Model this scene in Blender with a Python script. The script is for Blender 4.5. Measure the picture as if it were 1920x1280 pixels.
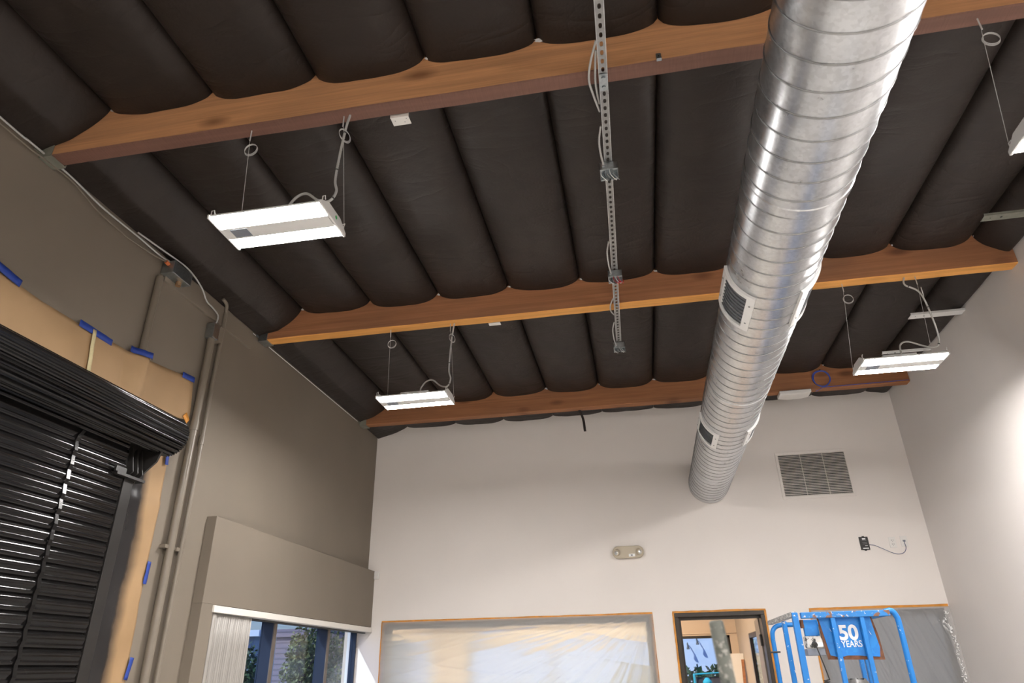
import bpy, bmesh, math, random
from mathutils import Vector, Matrix, noise

for o in list(bpy.data.objects):
    bpy.data.objects.remove(o, do_unlink=True)
S = bpy.context.scene
C = S.collection
PI = math.pi

# ------------------------------------------------------------------ camera
cam_d = bpy.data.cameras.new('camera')
cam = bpy.data.objects.new('camera', cam_d)
C.objects.link(cam)
YAW, PITCH, ROLL, FPX = -0.171811, 0.453155, -0.020326, 1265.54
fw = Vector((math.sin(YAW)*math.cos(PITCH), math.cos(YAW)*math.cos(PITCH), math.sin(PITCH)))
r0 = Vector((math.cos(YAW), -math.sin(YAW), 0)); u0 = r0.cross(fw)
rt = math.cos(ROLL)*r0 + math.sin(ROLL)*u0
up = -math.sin(ROLL)*r0 + math.cos(ROLL)*u0
cam.matrix_world = Matrix((( rt.x, up.x, -fw.x, 0), (rt.y, up.y, -fw.y, 0), (rt.z, up.z, -fw.z, 1.6), (0, 0, 0, 1)))
cam_d.sensor_width = 36.0
cam_d.lens = 36.0*FPX/1920.0
cam_d.clip_start = 0.05
cam_d.clip_end = 300
cam_d.dof.use_dof = True
cam_d.dof.focus_distance = 6.0
cam_d.dof.aperture_fstop = 4.0
S.camera = cam

# ------------------------------------------------------------------ world, sun, exposure
W = bpy.data.worlds.new('world'); S.world = W; W.use_nodes = True
wn = W.node_tree.nodes; wl = W.node_tree.links
for n in list(wn): wn.remove(n)
sky = wn.new('ShaderNodeTexSky'); sky.sky_type = 'NISHITA'; sky.sun_disc = False
sky.sun_elevation = math.radians(24); sky.sun_rotation = math.radians(250); sky.air_density = 1.6; sky.ozone_density = 3.0
bg = wn.new('ShaderNodeBackground'); bg.inputs['Strength'].default_value = 0.16
wo = wn.new('ShaderNodeOutputWorld')
tint = wn.new('ShaderNodeMixRGB'); tint.blend_type = 'MULTIPLY'; tint.inputs[0].default_value = 1.0; tint.inputs[2].default_value = (.60, .78, 1.65, 1)
wl.new(sky.outputs[0], tint.inputs[1]); wl.new(tint.outputs[0], bg.inputs[0]); wl.new(bg.outputs[0], wo.inputs[0])

sun_d = bpy.data.lights.new('sun', 'SUN'); sun_d.energy = 5.0; sun_d.angle = math.radians(0.6); sun_d.color = (0.9, 0.95, 1.0)
sun = bpy.data.objects.new('sun', sun_d); C.objects.link(sun)
sun.location = (-20, -8, 30)
sun.rotation_euler = Vector((1.0, 1.0, -1.5)).to_track_quat('-Z', 'Y').to_euler()

S.view_settings.view_transform = 'Standard'
S.view_settings.look = 'None'
S.view_settings.gamma = 1.0
S.view_settings.use_curve_mapping = False
S.view_settings.exposure = 0.0
LED = 226.0            # radiance of the LED lenses

# ------------------------------------------------------------------ materials
def mat(name, col, rough=0.6, metal=0.0, spec=0.5, emit=None, estr=0.0, noise_s=0.0, noise_a=0.0, bump=0.0, bump_s=40.0, alpha=1.0, trans=0.0):
    m = bpy.data.materials.new(name); m.use_nodes = True
    nt = m.node_tree; b = nt.nodes['Principled BSDF']
    b.inputs['Base Color'].default_value = (*col, 1)
    b.inputs['Roughness'].default_value = rough
    b.inputs['Metallic'].default_value = metal
    b.inputs['Specular IOR Level'].default_value = spec
    b.inputs['Alpha'].default_value = alpha
    b.inputs['Transmission Weight'].default_value = trans
    if emit:
        b.inputs['Emission Color'].default_value = (*emit, 1); b.inputs['Emission Strength'].default_value = estr
    tc = nt.nodes.new('ShaderNodeTexCoord')
    if noise_a > 0:
        n = nt.nodes.new('ShaderNodeTexNoise'); n.inputs['Scale'].default_value = noise_s; n.inputs['Detail'].default_value = 4
        nt.links.new(tc.outputs['Object'], n.inputs['Vector'])
        mr = nt.nodes.new('ShaderNodeMapRange'); mr.inputs['From Min'].default_value = .3; mr.inputs['From Max'].default_value = .7
        mr.inputs['To Min'].default_value = 1-noise_a; mr.inputs['To Max'].default_value = 1+noise_a
        nt.links.new(n.outputs['Fac'], mr.inputs['Value'])
        mx = nt.nodes.new('ShaderNodeVectorMath'); mx.operation = 'SCALE'; mx.inputs[0].default_value = col
        nt.links.new(mr.outputs[0], mx.inputs['Scale']); nt.links.new(mx.outputs[0], b.inputs['Base Color'])
    if bump > 0:
        n2 = nt.nodes.new('ShaderNodeTexNoise'); n2.inputs['Scale'].default_value = bump_s; n2.inputs['Detail'].default_value = 3
        nt.links.new(tc.outputs['Object'], n2.inputs['Vector'])
        bp = nt.nodes.new('ShaderNodeBump'); bp.inputs['Strength'].default_value = bump; bp.inputs['Distance'].default_value = .01
        nt.links.new(n2.outputs['Fac'], bp.inputs['Height']); nt.links.new(bp.outputs[0], b.inputs['Normal'])
    return m

def ramp(nt, fac, stops):
    r = nt.nodes.new('ShaderNodeValToRGB')
    el = r.color_ramp.elements
    el[0].position, el[0].color = stops[0][0], (*stops[0][1], 1)
    el[1].position, el[1].color = stops[-1][0], (*stops[-1][1], 1)
    for p, c in stops[1:-1]:
        e = el.new(p); e.color = (*c, 1)
    nt.links.new(fac, r.inputs[0])
    return r.outputs[0]

def wood_mat(name, mid, contrast=.18, dirt=0.2, seed=0.0, knots=.7, saw=False):
    m = bpy.data.materials.new(name); m.use_nodes = True
    nt = m.node_tree; b = nt.nodes['Principled BSDF']; L = nt.links
    tc = nt.nodes.new('ShaderNodeTexCoord')
    def tex(scale, sc, detail, dist=0.0, loc=(0, 0, 0)):
        mp = nt.nodes.new('ShaderNodeMapping'); mp.inputs['Scale'].default_value = scale; mp.inputs['Location'].default_value = loc
        L.new(tc.outputs['Object'], mp.inputs[0])
        n = nt.nodes.new('ShaderNodeTexNoise'); n.inputs['Scale'].default_value = sc; n.inputs['Detail'].default_value = detail; n.inputs['Distortion'].default_value = dist
        L.new(mp.outputs[0], n.inputs['Vector']); return n.outputs['Fac']
    def mr(v, a, c, lo, hi):
        r = nt.nodes.new('ShaderNodeMapRange'); r.inputs['From Min'].default_value = a; r.inputs['From Max'].default_value = c
        r.inputs['To Min'].default_value = lo; r.inputs['To Max'].default_value = hi; L.new(v, r.inputs['Value']); return r.outputs[0]
    grain = tex((.35, 14, 14), 2.0, 6, .5, (seed, seed, 0))
    fine = tex((60, 3, 3) if saw else (1.5, 60, 60), 2.0, 4)
    g1 = mr(grain, .3, .7, 1-contrast, 1+contrast); g2 = mr(fine, .3, .7, .90, 1.10)
    ml = nt.nodes.new('ShaderNodeMath'); ml.operation = 'MULTIPLY'; L.new(g1, ml.inputs[0]); L.new(g2, ml.inputs[1])
    sc_ = nt.nodes.new('ShaderNodeVectorMath'); sc_.operation = 'SCALE'; sc_.inputs[0].default_value = mid; L.new(ml.outputs[0], sc_.inputs['Scale'])
    # knots with a soft dark halo
    mp3 = nt.nodes.new('ShaderNodeMapping'); mp3.inputs['Scale'].default_value = (1.9, 3.2, 4.6); mp3.inputs['Location'].default_value = (seed*1.7, .3, .1)
    L.new(tc.outputs['Object'], mp3.inputs[0])
    v = nt.nodes.new('ShaderNodeTexVoronoi'); v.inputs['Scale'].default_value = 1.0; L.new(mp3.outputs[0], v.inputs['Vector'])
    mx = nt.nodes.new('ShaderNodeMixRGB'); mx.inputs[2].default_value = (mid[0]*.22, mid[1]*.16, mid[2]*.14, 1)
    L.new(mr(v.outputs['Distance'], .07, .23, knots, 0), mx.inputs[0]); L.new(sc_.outputs[0], mx.inputs[1])
    # grey grime patches
    mx2 = nt.nodes.new('ShaderNodeMixRGB'); mx2.inputs[2].default_value = (.10, .075, .06, 1)
    L.new(mr(tex((.8, 2, 2), 1.3, 6, .3, (seed, 0, 3)), .45, .75, 0, dirt), mx2.inputs[0]); L.new(mx.outputs[0], mx2.inputs[1])
    L.new(mx2.outputs[0], b.inputs['Base Color'])
    b.inputs['Roughness'].default_value = .65; b.inputs['Specular IOR Level'].default_value = .3
    bp = nt.nodes.new('ShaderNodeBump'); bp.inputs['Strength'].default_value = .2; bp.inputs['Distance'].default_value = .004
    L.new(fine, bp.inputs['Height']); L.new(bp.outputs[0], b.inputs['Normal'])
    return m

def galv_mat(name, base, rough):
    m = bpy.data.materials.new(name); m.use_nodes = True
    nt = m.node_tree; b = nt.nodes['Principled BSDF']; L = nt.links
    tc = nt.nodes.new('ShaderNodeTexCoord')
    v = nt.nodes.new('ShaderNodeTexVoronoi'); v.inputs['Scale'].default_value = 70
    L.new(tc.outputs['Object'], v.inputs['Vector'])
    n = nt.nodes.new('ShaderNodeTexNoise'); n.inputs['Scale'].default_value = 5; n.inputs['Detail'].default_value = 8; n.inputs['Roughness'].default_value = .7
    L.new(tc.outputs['Object'], n.inputs['Vector'])
    a = nt.nodes.new('ShaderNodeMath'); a.operation = 'MULTIPLY_ADD'; a.inputs[1].default_value = .25
    sp = nt.nodes.new('ShaderNodeSeparateColor'); L.new(v.outputs['Color'], sp.inputs[0])
    L.new(sp.outputs[0], a.inputs[0]); L.new(n.outputs['Fac'], a.inputs[2])
    c = ramp(nt, a.outputs[0], [(.3, tuple(x*.78 for x in base)), (.8, tuple(min(1, x*1.12) for x in base))])
    L.new(c, b.inputs['Base Color'])
    mr = nt.nodes.new('ShaderNodeMapRange'); mr.inputs['From Min'].default_value = .3; mr.inputs['From Max'].default_value = .9
    mr.inputs['To Min'].default_value = rough-.03; mr.inputs['To Max'].default_value = rough+.06
    L.new(a.outputs[0], mr.inputs['Value']); L.new(mr.outputs[0], b.inputs['Roughness'])
    b.inputs['Metallic'].default_value = 1.0
    return m

def splat_mat(name, base, splat, amount, scale, rough=.45, rust=None, rust_amt=.0):
    m = bpy.data.materials.new(name); m.use_nodes = True
    nt = m.node_tree; b = nt.nodes['Principled BSDF']; L = nt.links
    tc = nt.nodes.new('ShaderNodeTexCoord')
    n = nt.nodes.new('ShaderNodeTexNoise'); n.inputs['Scale'].default_value = scale; n.inputs['Detail'].default_value = 5; n.inputs['Roughness'].default_value = .7
    L.new(tc.outputs['Object'], n.inputs['Vector'])
    th = nt.nodes.new('ShaderNodeMapRange'); th.inputs['From Min'].default_value = amount; th.inputs['From Max'].default_value = amount+.03
    L.new(n.outputs['Fac'], th.inputs['Value'])
    mx = nt.nodes.new('ShaderNodeMixRGB'); mx.inputs[1].default_value = (*base, 1); mx.inputs[2].default_value = (*splat, 1)
    L.new(th.outputs[0], mx.inputs[0])
    out = mx.outputs[0]
    if rust:
        n2 = nt.nodes.new('ShaderNodeTexNoise'); n2.inputs['Scale'].default_value = scale*.45; n2.inputs['Detail'].default_value = 6
        mp = nt.nodes.new('ShaderNodeMapping'); mp.inputs['Location'].default_value = (4, 2, 7)
        L.new(tc.outputs['Object'], mp.inputs[0]); L.new(mp.outputs[0], n2.inputs['Vector'])
        t2 = nt.nodes.new('ShaderNodeMapRange'); t2.inputs['From Min'].default_value = rust_amt; t2.inputs['From Max'].default_value = rust_amt+.04
        L.new(n2.outputs['Fac'], t2.inputs['Value'])
        m2 = nt.nodes.new('ShaderNodeMixRGB'); m2.inputs[2].default_value = (*rust, 1)
        L.new(t2.outputs[0], m2.inputs[0]); L.new(out, m2.inputs[1]); out = m2.outputs[0]
    L.new(out, b.inputs['Base Color']); b.inputs['Roughness'].default_value = rough
    return m

def film_mat(name, col, clear, blur, translucent, rough=.3):
    """thin plastic film: some light passes straight, some is spread while passing, some is scattered back"""
    m = bpy.data.materials.new(name); m.use_nodes = True
    nt = m.node_tree; L = nt.links
    b = nt.nodes['Principled BSDF']; b.inputs['Base Color'].default_value = (*col, 1); b.inputs['Roughness'].default_value = rough
    t = nt.nodes.new('ShaderNodeBsdfTranslucent'); t.inputs[0].default_value = (*col, 1)
    tr = nt.nodes.new('ShaderNodeBsdfTransparent')
    rf = nt.nodes.new('ShaderNodeBsdfRefraction'); rf.inputs['Roughness'].default_value = .42; rf.inputs['IOR'].default_value = 1.12
    def mix(f, a, c):
        k = nt.nodes.new('ShaderNodeMixShader'); k.inputs[0].default_value = f; L.new(a, k.inputs[1]); L.new(c, k.inputs[2]); return k.outputs[0]
    o = mix(translucent, b.outputs[0], t.outputs[0])
    if blur: o = mix(blur, o, rf.outputs[0])
    o = mix(clear, o, tr.outputs[0])
    L.new(o, nt.nodes['Material Output'].inputs[0])
    return m

def glass_mat(name, tint=(.9, .95, .97), refl=.12):
    m = bpy.data.materials.new(name); m.use_nodes = True
    nt = m.node_tree; L = nt.links
    for n in list(nt.nodes):
        if n.type == 'BSDF_PRINCIPLED': nt.nodes.remove(n)
    tr = nt.nodes.new('ShaderNodeBsdfTransparent'); tr.inputs[0].default_value = (*tint, 1)
    g = nt.nodes.new('ShaderNodeBsdfGlossy'); g.inputs['Roughness'].default_value = .01
    fc = nt.nodes.new('ShaderNodeLayerWeight'); fc.inputs[0].default_value = .5
    pw = nt.nodes.new('ShaderNodeMath'); pw.operation = 'POWER'; pw.inputs[1].default_value = 5; L.new(fc.outputs['Facing'], pw.inputs[0])
    lw = nt.nodes.new('ShaderNodeMath'); lw.operation = 'MULTIPLY_ADD'; lw.inputs[1].default_value = .9; lw.inputs[2].default_value = .035; L.new(pw.outputs[0], lw.inputs[0])
    mx = nt.nodes.new('ShaderNodeMixShader')
    L.new(lw.outputs[0], mx.inputs[0]); L.new(tr.outputs[0], mx.inputs[1]); L.new(g.outputs[0], mx.inputs[2])
    L.new(mx.outputs[0], nt.nodes['Material Output'].inputs[0])
    return m

M = {}
M['taupe'] = mat('taupe_paint', (.205, .173, .137), .62, spec=.3, noise_s=1.5, noise_a=.04, bump=.08, bump_s=160)
M['taupe_pipe'] = mat('taupe_gloss_paint', (.195, .165, .13), .38, spec=.5, noise_s=6, noise_a=.06)
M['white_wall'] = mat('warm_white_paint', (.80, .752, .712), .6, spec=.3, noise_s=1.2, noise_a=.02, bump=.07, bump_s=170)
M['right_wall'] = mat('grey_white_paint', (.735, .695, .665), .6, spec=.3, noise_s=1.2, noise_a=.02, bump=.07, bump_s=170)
M['floor'] = mat('bare_concrete', (.58, .55, .51), .5, noise_s=2.5, noise_a=.15, bump=.1)
M['deck'] = mat('roof_deck', (.05, .045, .04), .9)
M['black_facing'] = mat('black_scrim', (.0255, .0190, .0160), .48, spec=.31, noise_s=3, noise_a=.12, bump=.16, bump_s=55)
M['tuft'] = mat('white_fibre', (.75, .75, .75), .9)
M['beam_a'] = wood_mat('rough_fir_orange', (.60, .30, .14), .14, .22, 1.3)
M['beam_a_under'] = wood_mat('sawn_fir_pinkish', (.185, .092, .068), .10, .2, 2.9, .2, True)  # underside of the nearest beam: darker and pinker than its sides
M['beam_b'] = wood_mat('rough_fir_brown', (.39, .17, .08), .16, .40, 5.1)
M['beam_b_under'] = wood_mat('bright_fir', (.76, .36, .095), .10, .06, 6.1, .3)  # light on the middle beam's underside, painted in as brighter wood
M['beam_c'] = wood_mat('rough_fir_red', (.33, .14, .062), .15, .30, 9.7)
M['hanger'] = mat('painted_hanger_steel', (.20, .20, .165), .55, noise_s=20, noise_a=.15)
M['galv'] = galv_mat('galvanised_sheet', (.62, .635, .655), .29)
M['galv_dull'] = galv_mat('galvanised_dull', (.50, .51, .515), .42)
M['seam'] = galv_mat('seam_zinc', (.36, .365, .37), .45)
M['strut_web'] = galv_mat('strut_web_zinc', (.36, .36, .355), .5)
M['reg_dark'] = mat('register_shadow_grey', (.15, .157, .17), .6)
M['steel_box'] = galv_mat('zinc_box', (.42, .46, .48), .35)
M['slot_dark'] = mat('dark_recess', (.02, .02, .02), .8)
M['white_metal'] = mat('white_enamel', (.78, .78, .77), .35)
M['led'] = mat('led_lens', (.9, .9, .9), .4, emit=(1.0, .968, .94), estr=LED)
M['whip'] = mat('armoured_cable', (.50, .50, .49), .4, metal=.15, spec=.6)
M['wire'] = mat('steel_wire', (.66, .66, .65), .4, metal=.15)
M['kraft'] = None
M['blue_tape'] = mat('blue_tape', (.016, .05, .30), .6, noise_s=40, noise_a=.12)
M['orange_tape'] = mat('orange_tape', (.60, .25, .035), .55, noise_s=9, noise_a=.25)
M['cream_tape'] = mat('cream_tape', (.62, .53, .30), .65, noise_s=60, noise_a=.06)
M['gloss_black'] = mat('wet_black_paint', (.008, .0075, .0075), .11, spec=.36, noise_s=14, noise_a=.15, bump=.03, bump_s=45)
M['strap_black'] = mat('black_strap', (.007, .0065, .0065), .22, spec=.35)
M['satin_black'] = mat('dark_bronze_paint', (.017, .0155, .0145), .35, noise_s=10, noise_a=.15)
M['bronze'] = mat('bronze_aluminium', (.045, .038, .032), .4, metal=.4)
M['navy'] = mat('dark_blue_storefront', (.016, .024, .046), .35, spec=.45)  # bronze frame with the blue sky reflection put into its base colour
M['mullion_cap'] = mat('bronze_cap', (.12, .095, .075), .4)
M['blind'] = mat('ivory_vinyl', (.34, .32, .295), .5)
M['valance'] = mat('white_vinyl', (.78, .75, .70), .4)
M['film'] = film_mat('clear_plastic_film', (.86, .86, .86), .05, .46, .50)
M['film_dark'] = film_mat('grey_plastic_film', (.60, .60, .60), .48, 0, .30)
M['glass'] = glass_mat('window_glass')
M['beige_plastic'] = mat('beige_plastic', (.50, .435, .33), .45)
M['lamp_lens'] = mat('lamp_lens', (.75, .76, .74), .12, metal=.6)
M['white_plastic'] = mat('white_plastic', (.76, .74, .71), .4)
M['black_plastic'] = mat('black_plastic', (.018, .016, .016), .45)
M['print_white'] = mat('white_print', (.85, .85, .85), .6)
M['grey_print'] = mat('grey_print', (.28, .28, .28), .6)
M['blue_cable'] = mat('blue_cable_jacket', (.05, .09, .42), .45)
M['navy_cable'] = mat('navy_cable_jacket', (.03, .05, .16), .45)
M['lift_blue'] = splat_mat('scuffed_blue_paint', (.012, .20, .60), (.75, .78, .80), .64, 28, .42)
M['lift_top'] = splat_mat('worn_blue_paint', (.02, .20, .55), (.66, .66, .66), .60, 40, .5, (.20, .10, .06), .57)
M['lift_silver'] = splat_mat('paint_caked_rail', (.30, .30, .30), (.68, .68, .67), .50, 60, .6)
M['lift_sign'] = splat_mat('blue_sign_paint', (.008, .20, .62), (.015, .24, .66), .5, 12, .45)
M['rust'] = mat('rusty_steel', (.17, .07, .035), .85, noise_s=30, noise_a=.3)
M['grey_paint'] = mat('grey_paint', (.22, .24, .28), .5)
M['splat_box'] = splat_mat('splattered_box', (.05, .05, .045), (.74, .72, .68), .47, 24, .5)
M['pole'] = splat_mat('splattered_pole', (.155, .165, .145), (.36, .35, .32), .57, 60, .6, (.07, .08, .07), .55)
M['peach'] = mat('peach_paint', (.62, .50, .385), .6)
M['office_grey'] = mat('office_taupe', (.40, .34, .28), .6)
M['door_leaf'] = mat('taupe_door', (.20, .17, .14), .5)
M['lamp_panel'] = mat('office_lamp_lens', (.9, .9, .9), .4, emit=(1, .78, .55), estr=44)
M['foliage'] = mat('leaf_green', (.035, .075, .022), .6, noise_s=3, noise_a=.4)
M['foliage_y'] = mat('leaf_olive', (.14, .15, .04), .6, noise_s=3, noise_a=.35)
M['foliage_p'] = mat('leaf_pale', (.30, .36, .24), .6, noise_s=3, noise_a=.3)
M['bark'] = mat('bark', (.09, .065, .045), .8)
M['bldg_white'] = mat('white_stucco', (.62, .68, .76), .7)
M['bldg_blue'] = mat('blue_grey_siding', (.20, .27, .36), .6)
M['asphalt'] = mat('asphalt', (.09, .09, .09), .8)
M['brown_fence'] = mat('brown_board', (.08, .055, .045), .7)
M['teal'] = mat('teal_paint', (.03, .42, .46), .4)
M['red_wire'] = mat('red_wire', (.55, .02, .03), .4)
M['dark_wire'] = mat('dark_wire', (.03, .03, .03), .5)
M['copper'] = mat('brass_fitting', (.45, .28, .16), .4, metal=.7)
M['green_mark'] = mat('green_mark', (.03, .4, .09), .5)
M['crumple'] = mat('grey_bag', (.16, .155, .15), .35, noise_s=18, noise_a=.4, bump=.3, bump_s=30)
M['orange_conn'] = mat('orange_bushing', (.75, .2, .07), .5)

def facing_wrinkles():
    m = M['black_facing']; nt = m.node_tree; b = nt.nodes['Principled BSDF']; L = nt.links
    tc = nt.nodes.new('ShaderNodeTexCoord'); mp = nt.nodes.new('ShaderNodeMapping'); mp.inputs['Rotation'].default_value = (0, 0, .7); mp.inputs['Scale'].default_value = (1.0, 2.6, 1)
    L.new(tc.outputs['Object'], mp.inputs[0])
    n = nt.nodes.new('ShaderNodeTexNoise'); n.inputs['Scale'].default_value = 1.9; n.inputs['Detail'].default_value = 2; n.inputs['Distortion'].default_value = .5
    L.new(mp.outputs[0], n.inputs['Vector'])
    a = nt.nodes.new('ShaderNodeMath'); a.operation = 'SUBTRACT'; a.inputs[1].default_value = .5; L.new(n.outputs['Fac'], a.inputs[0])
    c = nt.nodes.new('ShaderNodeMath'); c.operation = 'ABSOLUTE'; L.new(a.outputs[0], c.inputs[0])
    p = nt.nodes.new('ShaderNodeMath'); p.operation = 'POWER'; p.inputs[1].default_value = .6; L.new(c.outputs[0], p.inputs[0])
    bp = nt.nodes.new('ShaderNodeBump'); bp.inputs['Strength'].default_value = .30; bp.inputs['Distance'].default_value = .03
    L.new(p.outputs[0], bp.inputs['Height'])
    old = b.inputs['Normal'].links[0].from_node
    L.new(bp.outputs[0], old.inputs['Normal'])
facing_wrinkles()

def reflection_bands_mat():
    m = mat('purple_grey_siding', (.20, .16, .19), .7)  # banded colour imitating a reflection in the window glass
    nt = m.node_tree; b = nt.nodes['Principled BSDF']
    tc = nt.nodes.new('ShaderNodeTexCoord'); w = nt.nodes.new('ShaderNodeTexWave'); w.bands_direction = 'Z'; w.inputs['Scale'].default_value = 2.2
    nt.links.new(tc.outputs['Object'], w.inputs[0])
    c = ramp(nt, w.outputs['Fac'], [(0, (.10, .08, .10)), (.15, (.21, .17, .21)), (1, (.24, .19, .23))])
    nt.links.new(c, b.inputs['Base Color'])
    return m
M['siding'] = reflection_bands_mat()

def kraft_mat():
    m = bpy.data.materials.new('kraft_paper'); m.use_nodes = True
    nt = m.node_tree; b = nt.nodes['Principled BSDF']; L = nt.links
    tc = nt.nodes.new('ShaderNodeTexCoord')
    n = nt.nodes.new('ShaderNodeTexNoise'); n.inputs['Scale'].default_value = 2.5; n.inputs['Detail'].default_value = 6
    L.new(tc.outputs['Object'], n.inputs['Vector'])
    c = ramp(nt, n.outputs['Fac'], [(.3, (.325, .205, .106)), (.7, (.405, .262, .140))])
    # black overspray beside the door guide: wavy band in y, only below the coil
    sx = nt.nodes.new('ShaderNodeSeparateXYZ'); L.new(tc.outputs['Object'], sx.inputs[0])
    n2 = nt.nodes.new('ShaderNodeTexNoise'); n2.inputs['Scale'].default_value = 1.7; n2.inputs['Detail'].default_value = 5
    L.new(tc.outputs['Object'], n2.inputs['Vector'])
    w = nt.nodes.new('ShaderNodeMath'); w.operation = 'MULTIPLY_ADD'; w.inputs[1].default_value = -.22
    L.new(n2.outputs['Fac'], w.inputs[0]); L.new(sx.outputs['Y'], w.inputs[2])
    mr = nt.nodes.new('ShaderNodeMapRange'); mr.inputs['From Min'].default_value = 3.785; mr.inputs['From Max'].default_value = 3.875
    mr.inputs['To Min'].default_value = 1; mr.inputs['To Max'].default_value = 0
    L.new(w.outputs[0], mr.inputs['Value'])
    zr = nt.nodes.new('ShaderNodeMapRange'); zr.inputs['From Min'].default_value = 2.9; zr.inputs['From Max'].default_value = 3.0
    zr.inputs['To Min'].default_value = 1; zr.inputs['To Max'].default_value = 0
    L.new(sx.outputs['Z'], zr.inputs['Value'])
    ml = nt.nodes.new('ShaderNodeMath'); ml.operation = 'MULTIPLY'; L.new(mr.outputs[0], ml.inputs[0]); L.new(zr.outputs[0], ml.inputs[1])
    mx = nt.nodes.new('ShaderNodeMixRGB'); mx.inputs[2].default_value = (.02, .019, .02, 1)
    L.new(ml.outputs[0], mx.inputs[0]); L.new(c, mx.inputs[1]); L.new(mx.outputs[0], b.inputs['Base Color'])
    rr = nt.nodes.new('ShaderNodeMapRange'); rr.inputs['To Min'].default_value = .62; rr.inputs['To Max'].default_value = .22
    L.new(ml.outputs[0], rr.inputs['Value']); L.new(rr.outputs[0], b.inputs['Roughness'])
    b.inputs['Specular IOR Level'].default_value = .3
    return m
M['kraft'] = kraft_mat()

# ------------------------------------------------------------------ mesh helpers
class MB:
    def __init__(s): s.v = []; s.f = []; s.fm = []
    def add(s, vs, fs):
        k = len(s.v); s.v.extend([tuple(v) for v in vs]); s.f.extend([tuple(i+k for i in f) for f in fs]); return s
    def box(s, x0, x1, y0, y1, z0, z1):
        return s.add([(x0,y0,z0),(x1,y0,z0),(x1,y1,z0),(x0,y1,z0),(x0,y0,z1),(x1,y0,z1),(x1,y1,z1),(x0,y1,z1)],
                     [(0,3,2,1),(4,5,6,7),(0,1,5,4),(1,2,6,5),(2,3,7,6),(3,0,4,7)])
    def obox(s, c, ax, ay, az):
        c, ax, ay, az = map(Vector, (c, ax, ay, az))
        vs = [c+a*ax+b*ay+d*az for d in (-1,1) for a, b in ((-1,-1),(1,-1),(1,1),(-1,1))]
        return s.add(vs, [(0,3,2,1),(4,5,6,7),(0,1,5,4),(1,2,6,5),(2,3,7,6),(3,0,4,7)])
    def tube(s, pts, r, n=8, closed=False, cap=True):
        pts = [Vector(p) for p in pts]; N = len(pts); vs = []
        T = []
        for i in range(N):
            a = pts[i-1] if (i > 0 or closed) else pts[i]; b = pts[(i+1) % N] if (i < N-1 or closed) else pts[i]
            t = (b-a); T.append(t.normalized() if t.length > 1e-9 else Vector((0,0,1)))
        ref = Vector((0,0,1)) if abs(T[0].z) < .9 else Vector((1,0,0))
        u = T[0].cross(ref).normalized()
        for i in range(N):
            u = (u - T[i]*u.dot(T[i])).normalized(); w = T[i].cross(u)
            rr = r[i] if isinstance(r, (list, tuple)) else r
            for k in range(n):
                a = 2*PI*k/n; vs.append(pts[i] + (u*math.cos(a)+w*math.sin(a))*rr)
        fs = []
        for i in range(N if closed else N-1):
            j = (i+1) % N
            for k in range(n):
                fs.append((i*n+k, i*n+(k+1) % n, j*n+(k+1) % n, j*n+k))
        if cap and not closed:
            fs.append(tuple(range(n-1, -1, -1))); fs.append(tuple((N-1)*n+k for k in range(n)))
        return s.add(vs, fs)
    def grid(s, fn, nu, nv, flip=False):
        vs = [fn(i/nu, j/nv) for j in range(nv+1) for i in range(nu+1)]
        fs = []
        for j in range(nv):
            for i in range(nu):
                a = j*(nu+1)+i; q = (a, a+1, a+nu+2, a+nu+1)
                fs.append(q[::-1] if flip else q)
        return s.add(vs, fs)
    def prism(s, poly, d):
        """extrude a closed 3D polygon by the vector d"""
        n = len(poly); d = Vector(d); P = [Vector(p) for p in poly]
        return s.add(P+[p+d for p in P], [tuple(range(n-1, -1, -1)), tuple(range(n, 2*n))]+[(i, (i+1) % n, n+(i+1) % n, n+i) for i in range(n)])
    def build(s, name, m, parent=None, smooth=False, bevel=0.0, mats=None, solid=0.0):
        me = bpy.data.meshes.new(name); me.from_pydata(s.v, [], s.f); me.update()
        bm = bmesh.new(); bm.from_mesh(me); bmesh.ops.recalc_face_normals(bm, faces=bm.faces); bm.to_mesh(me); bm.free()
        if smooth:
            for p in me.polygons: p.use_smooth = True
            if smooth == 'auto':
                me.set_sharp_from_angle(angle=math.radians(40))
        me.materials.append(m)
        o = bpy.data.objects.new(name, me); C.objects.link(o)
        if parent: o.parent = parent
        if solid:
            md = o.modifiers.new('thickness', 'SOLIDIFY'); md.thickness = solid; md.offset = 0
        if bevel > 0:
            md = o.modifiers.new('bevel', 'BEVEL'); md.width = bevel; md.segments = 2; md.limit_method = 'ANGLE'
        return o

def spline(pts, n=8):
    """Catmull-Rom through pts"""
    P = [Vector(p) for p in pts]; out = []
    Q = [P[0]*2-P[1]] + P + [P[-1]*2-P[-2]]
    for i in range(1, len(Q)-2):
        a, b, c, d = Q[i-1], Q[i], Q[i+1], Q[i+2]
        for k in range(n):
            t = k/n
            out.append(.5*((2*b)+(c-a)*t+(2*a-5*b+4*c-d)*t*t+(3*b-a-3*c+d)*t**3))
    out.append(P[-1]); return out

def ring_pts(c, r, ax1, ax2, n=24, a0=0, a1=2*PI):
    c = Vector(c); ax1 = Vector(ax1); ax2 = Vector(ax2)
    return [c+(ax1*math.cos(a0+(a1-a0)*k/n)+ax2*math.sin(a0+(a1-a0)*k/n))*r for k in range(n)]

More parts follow.
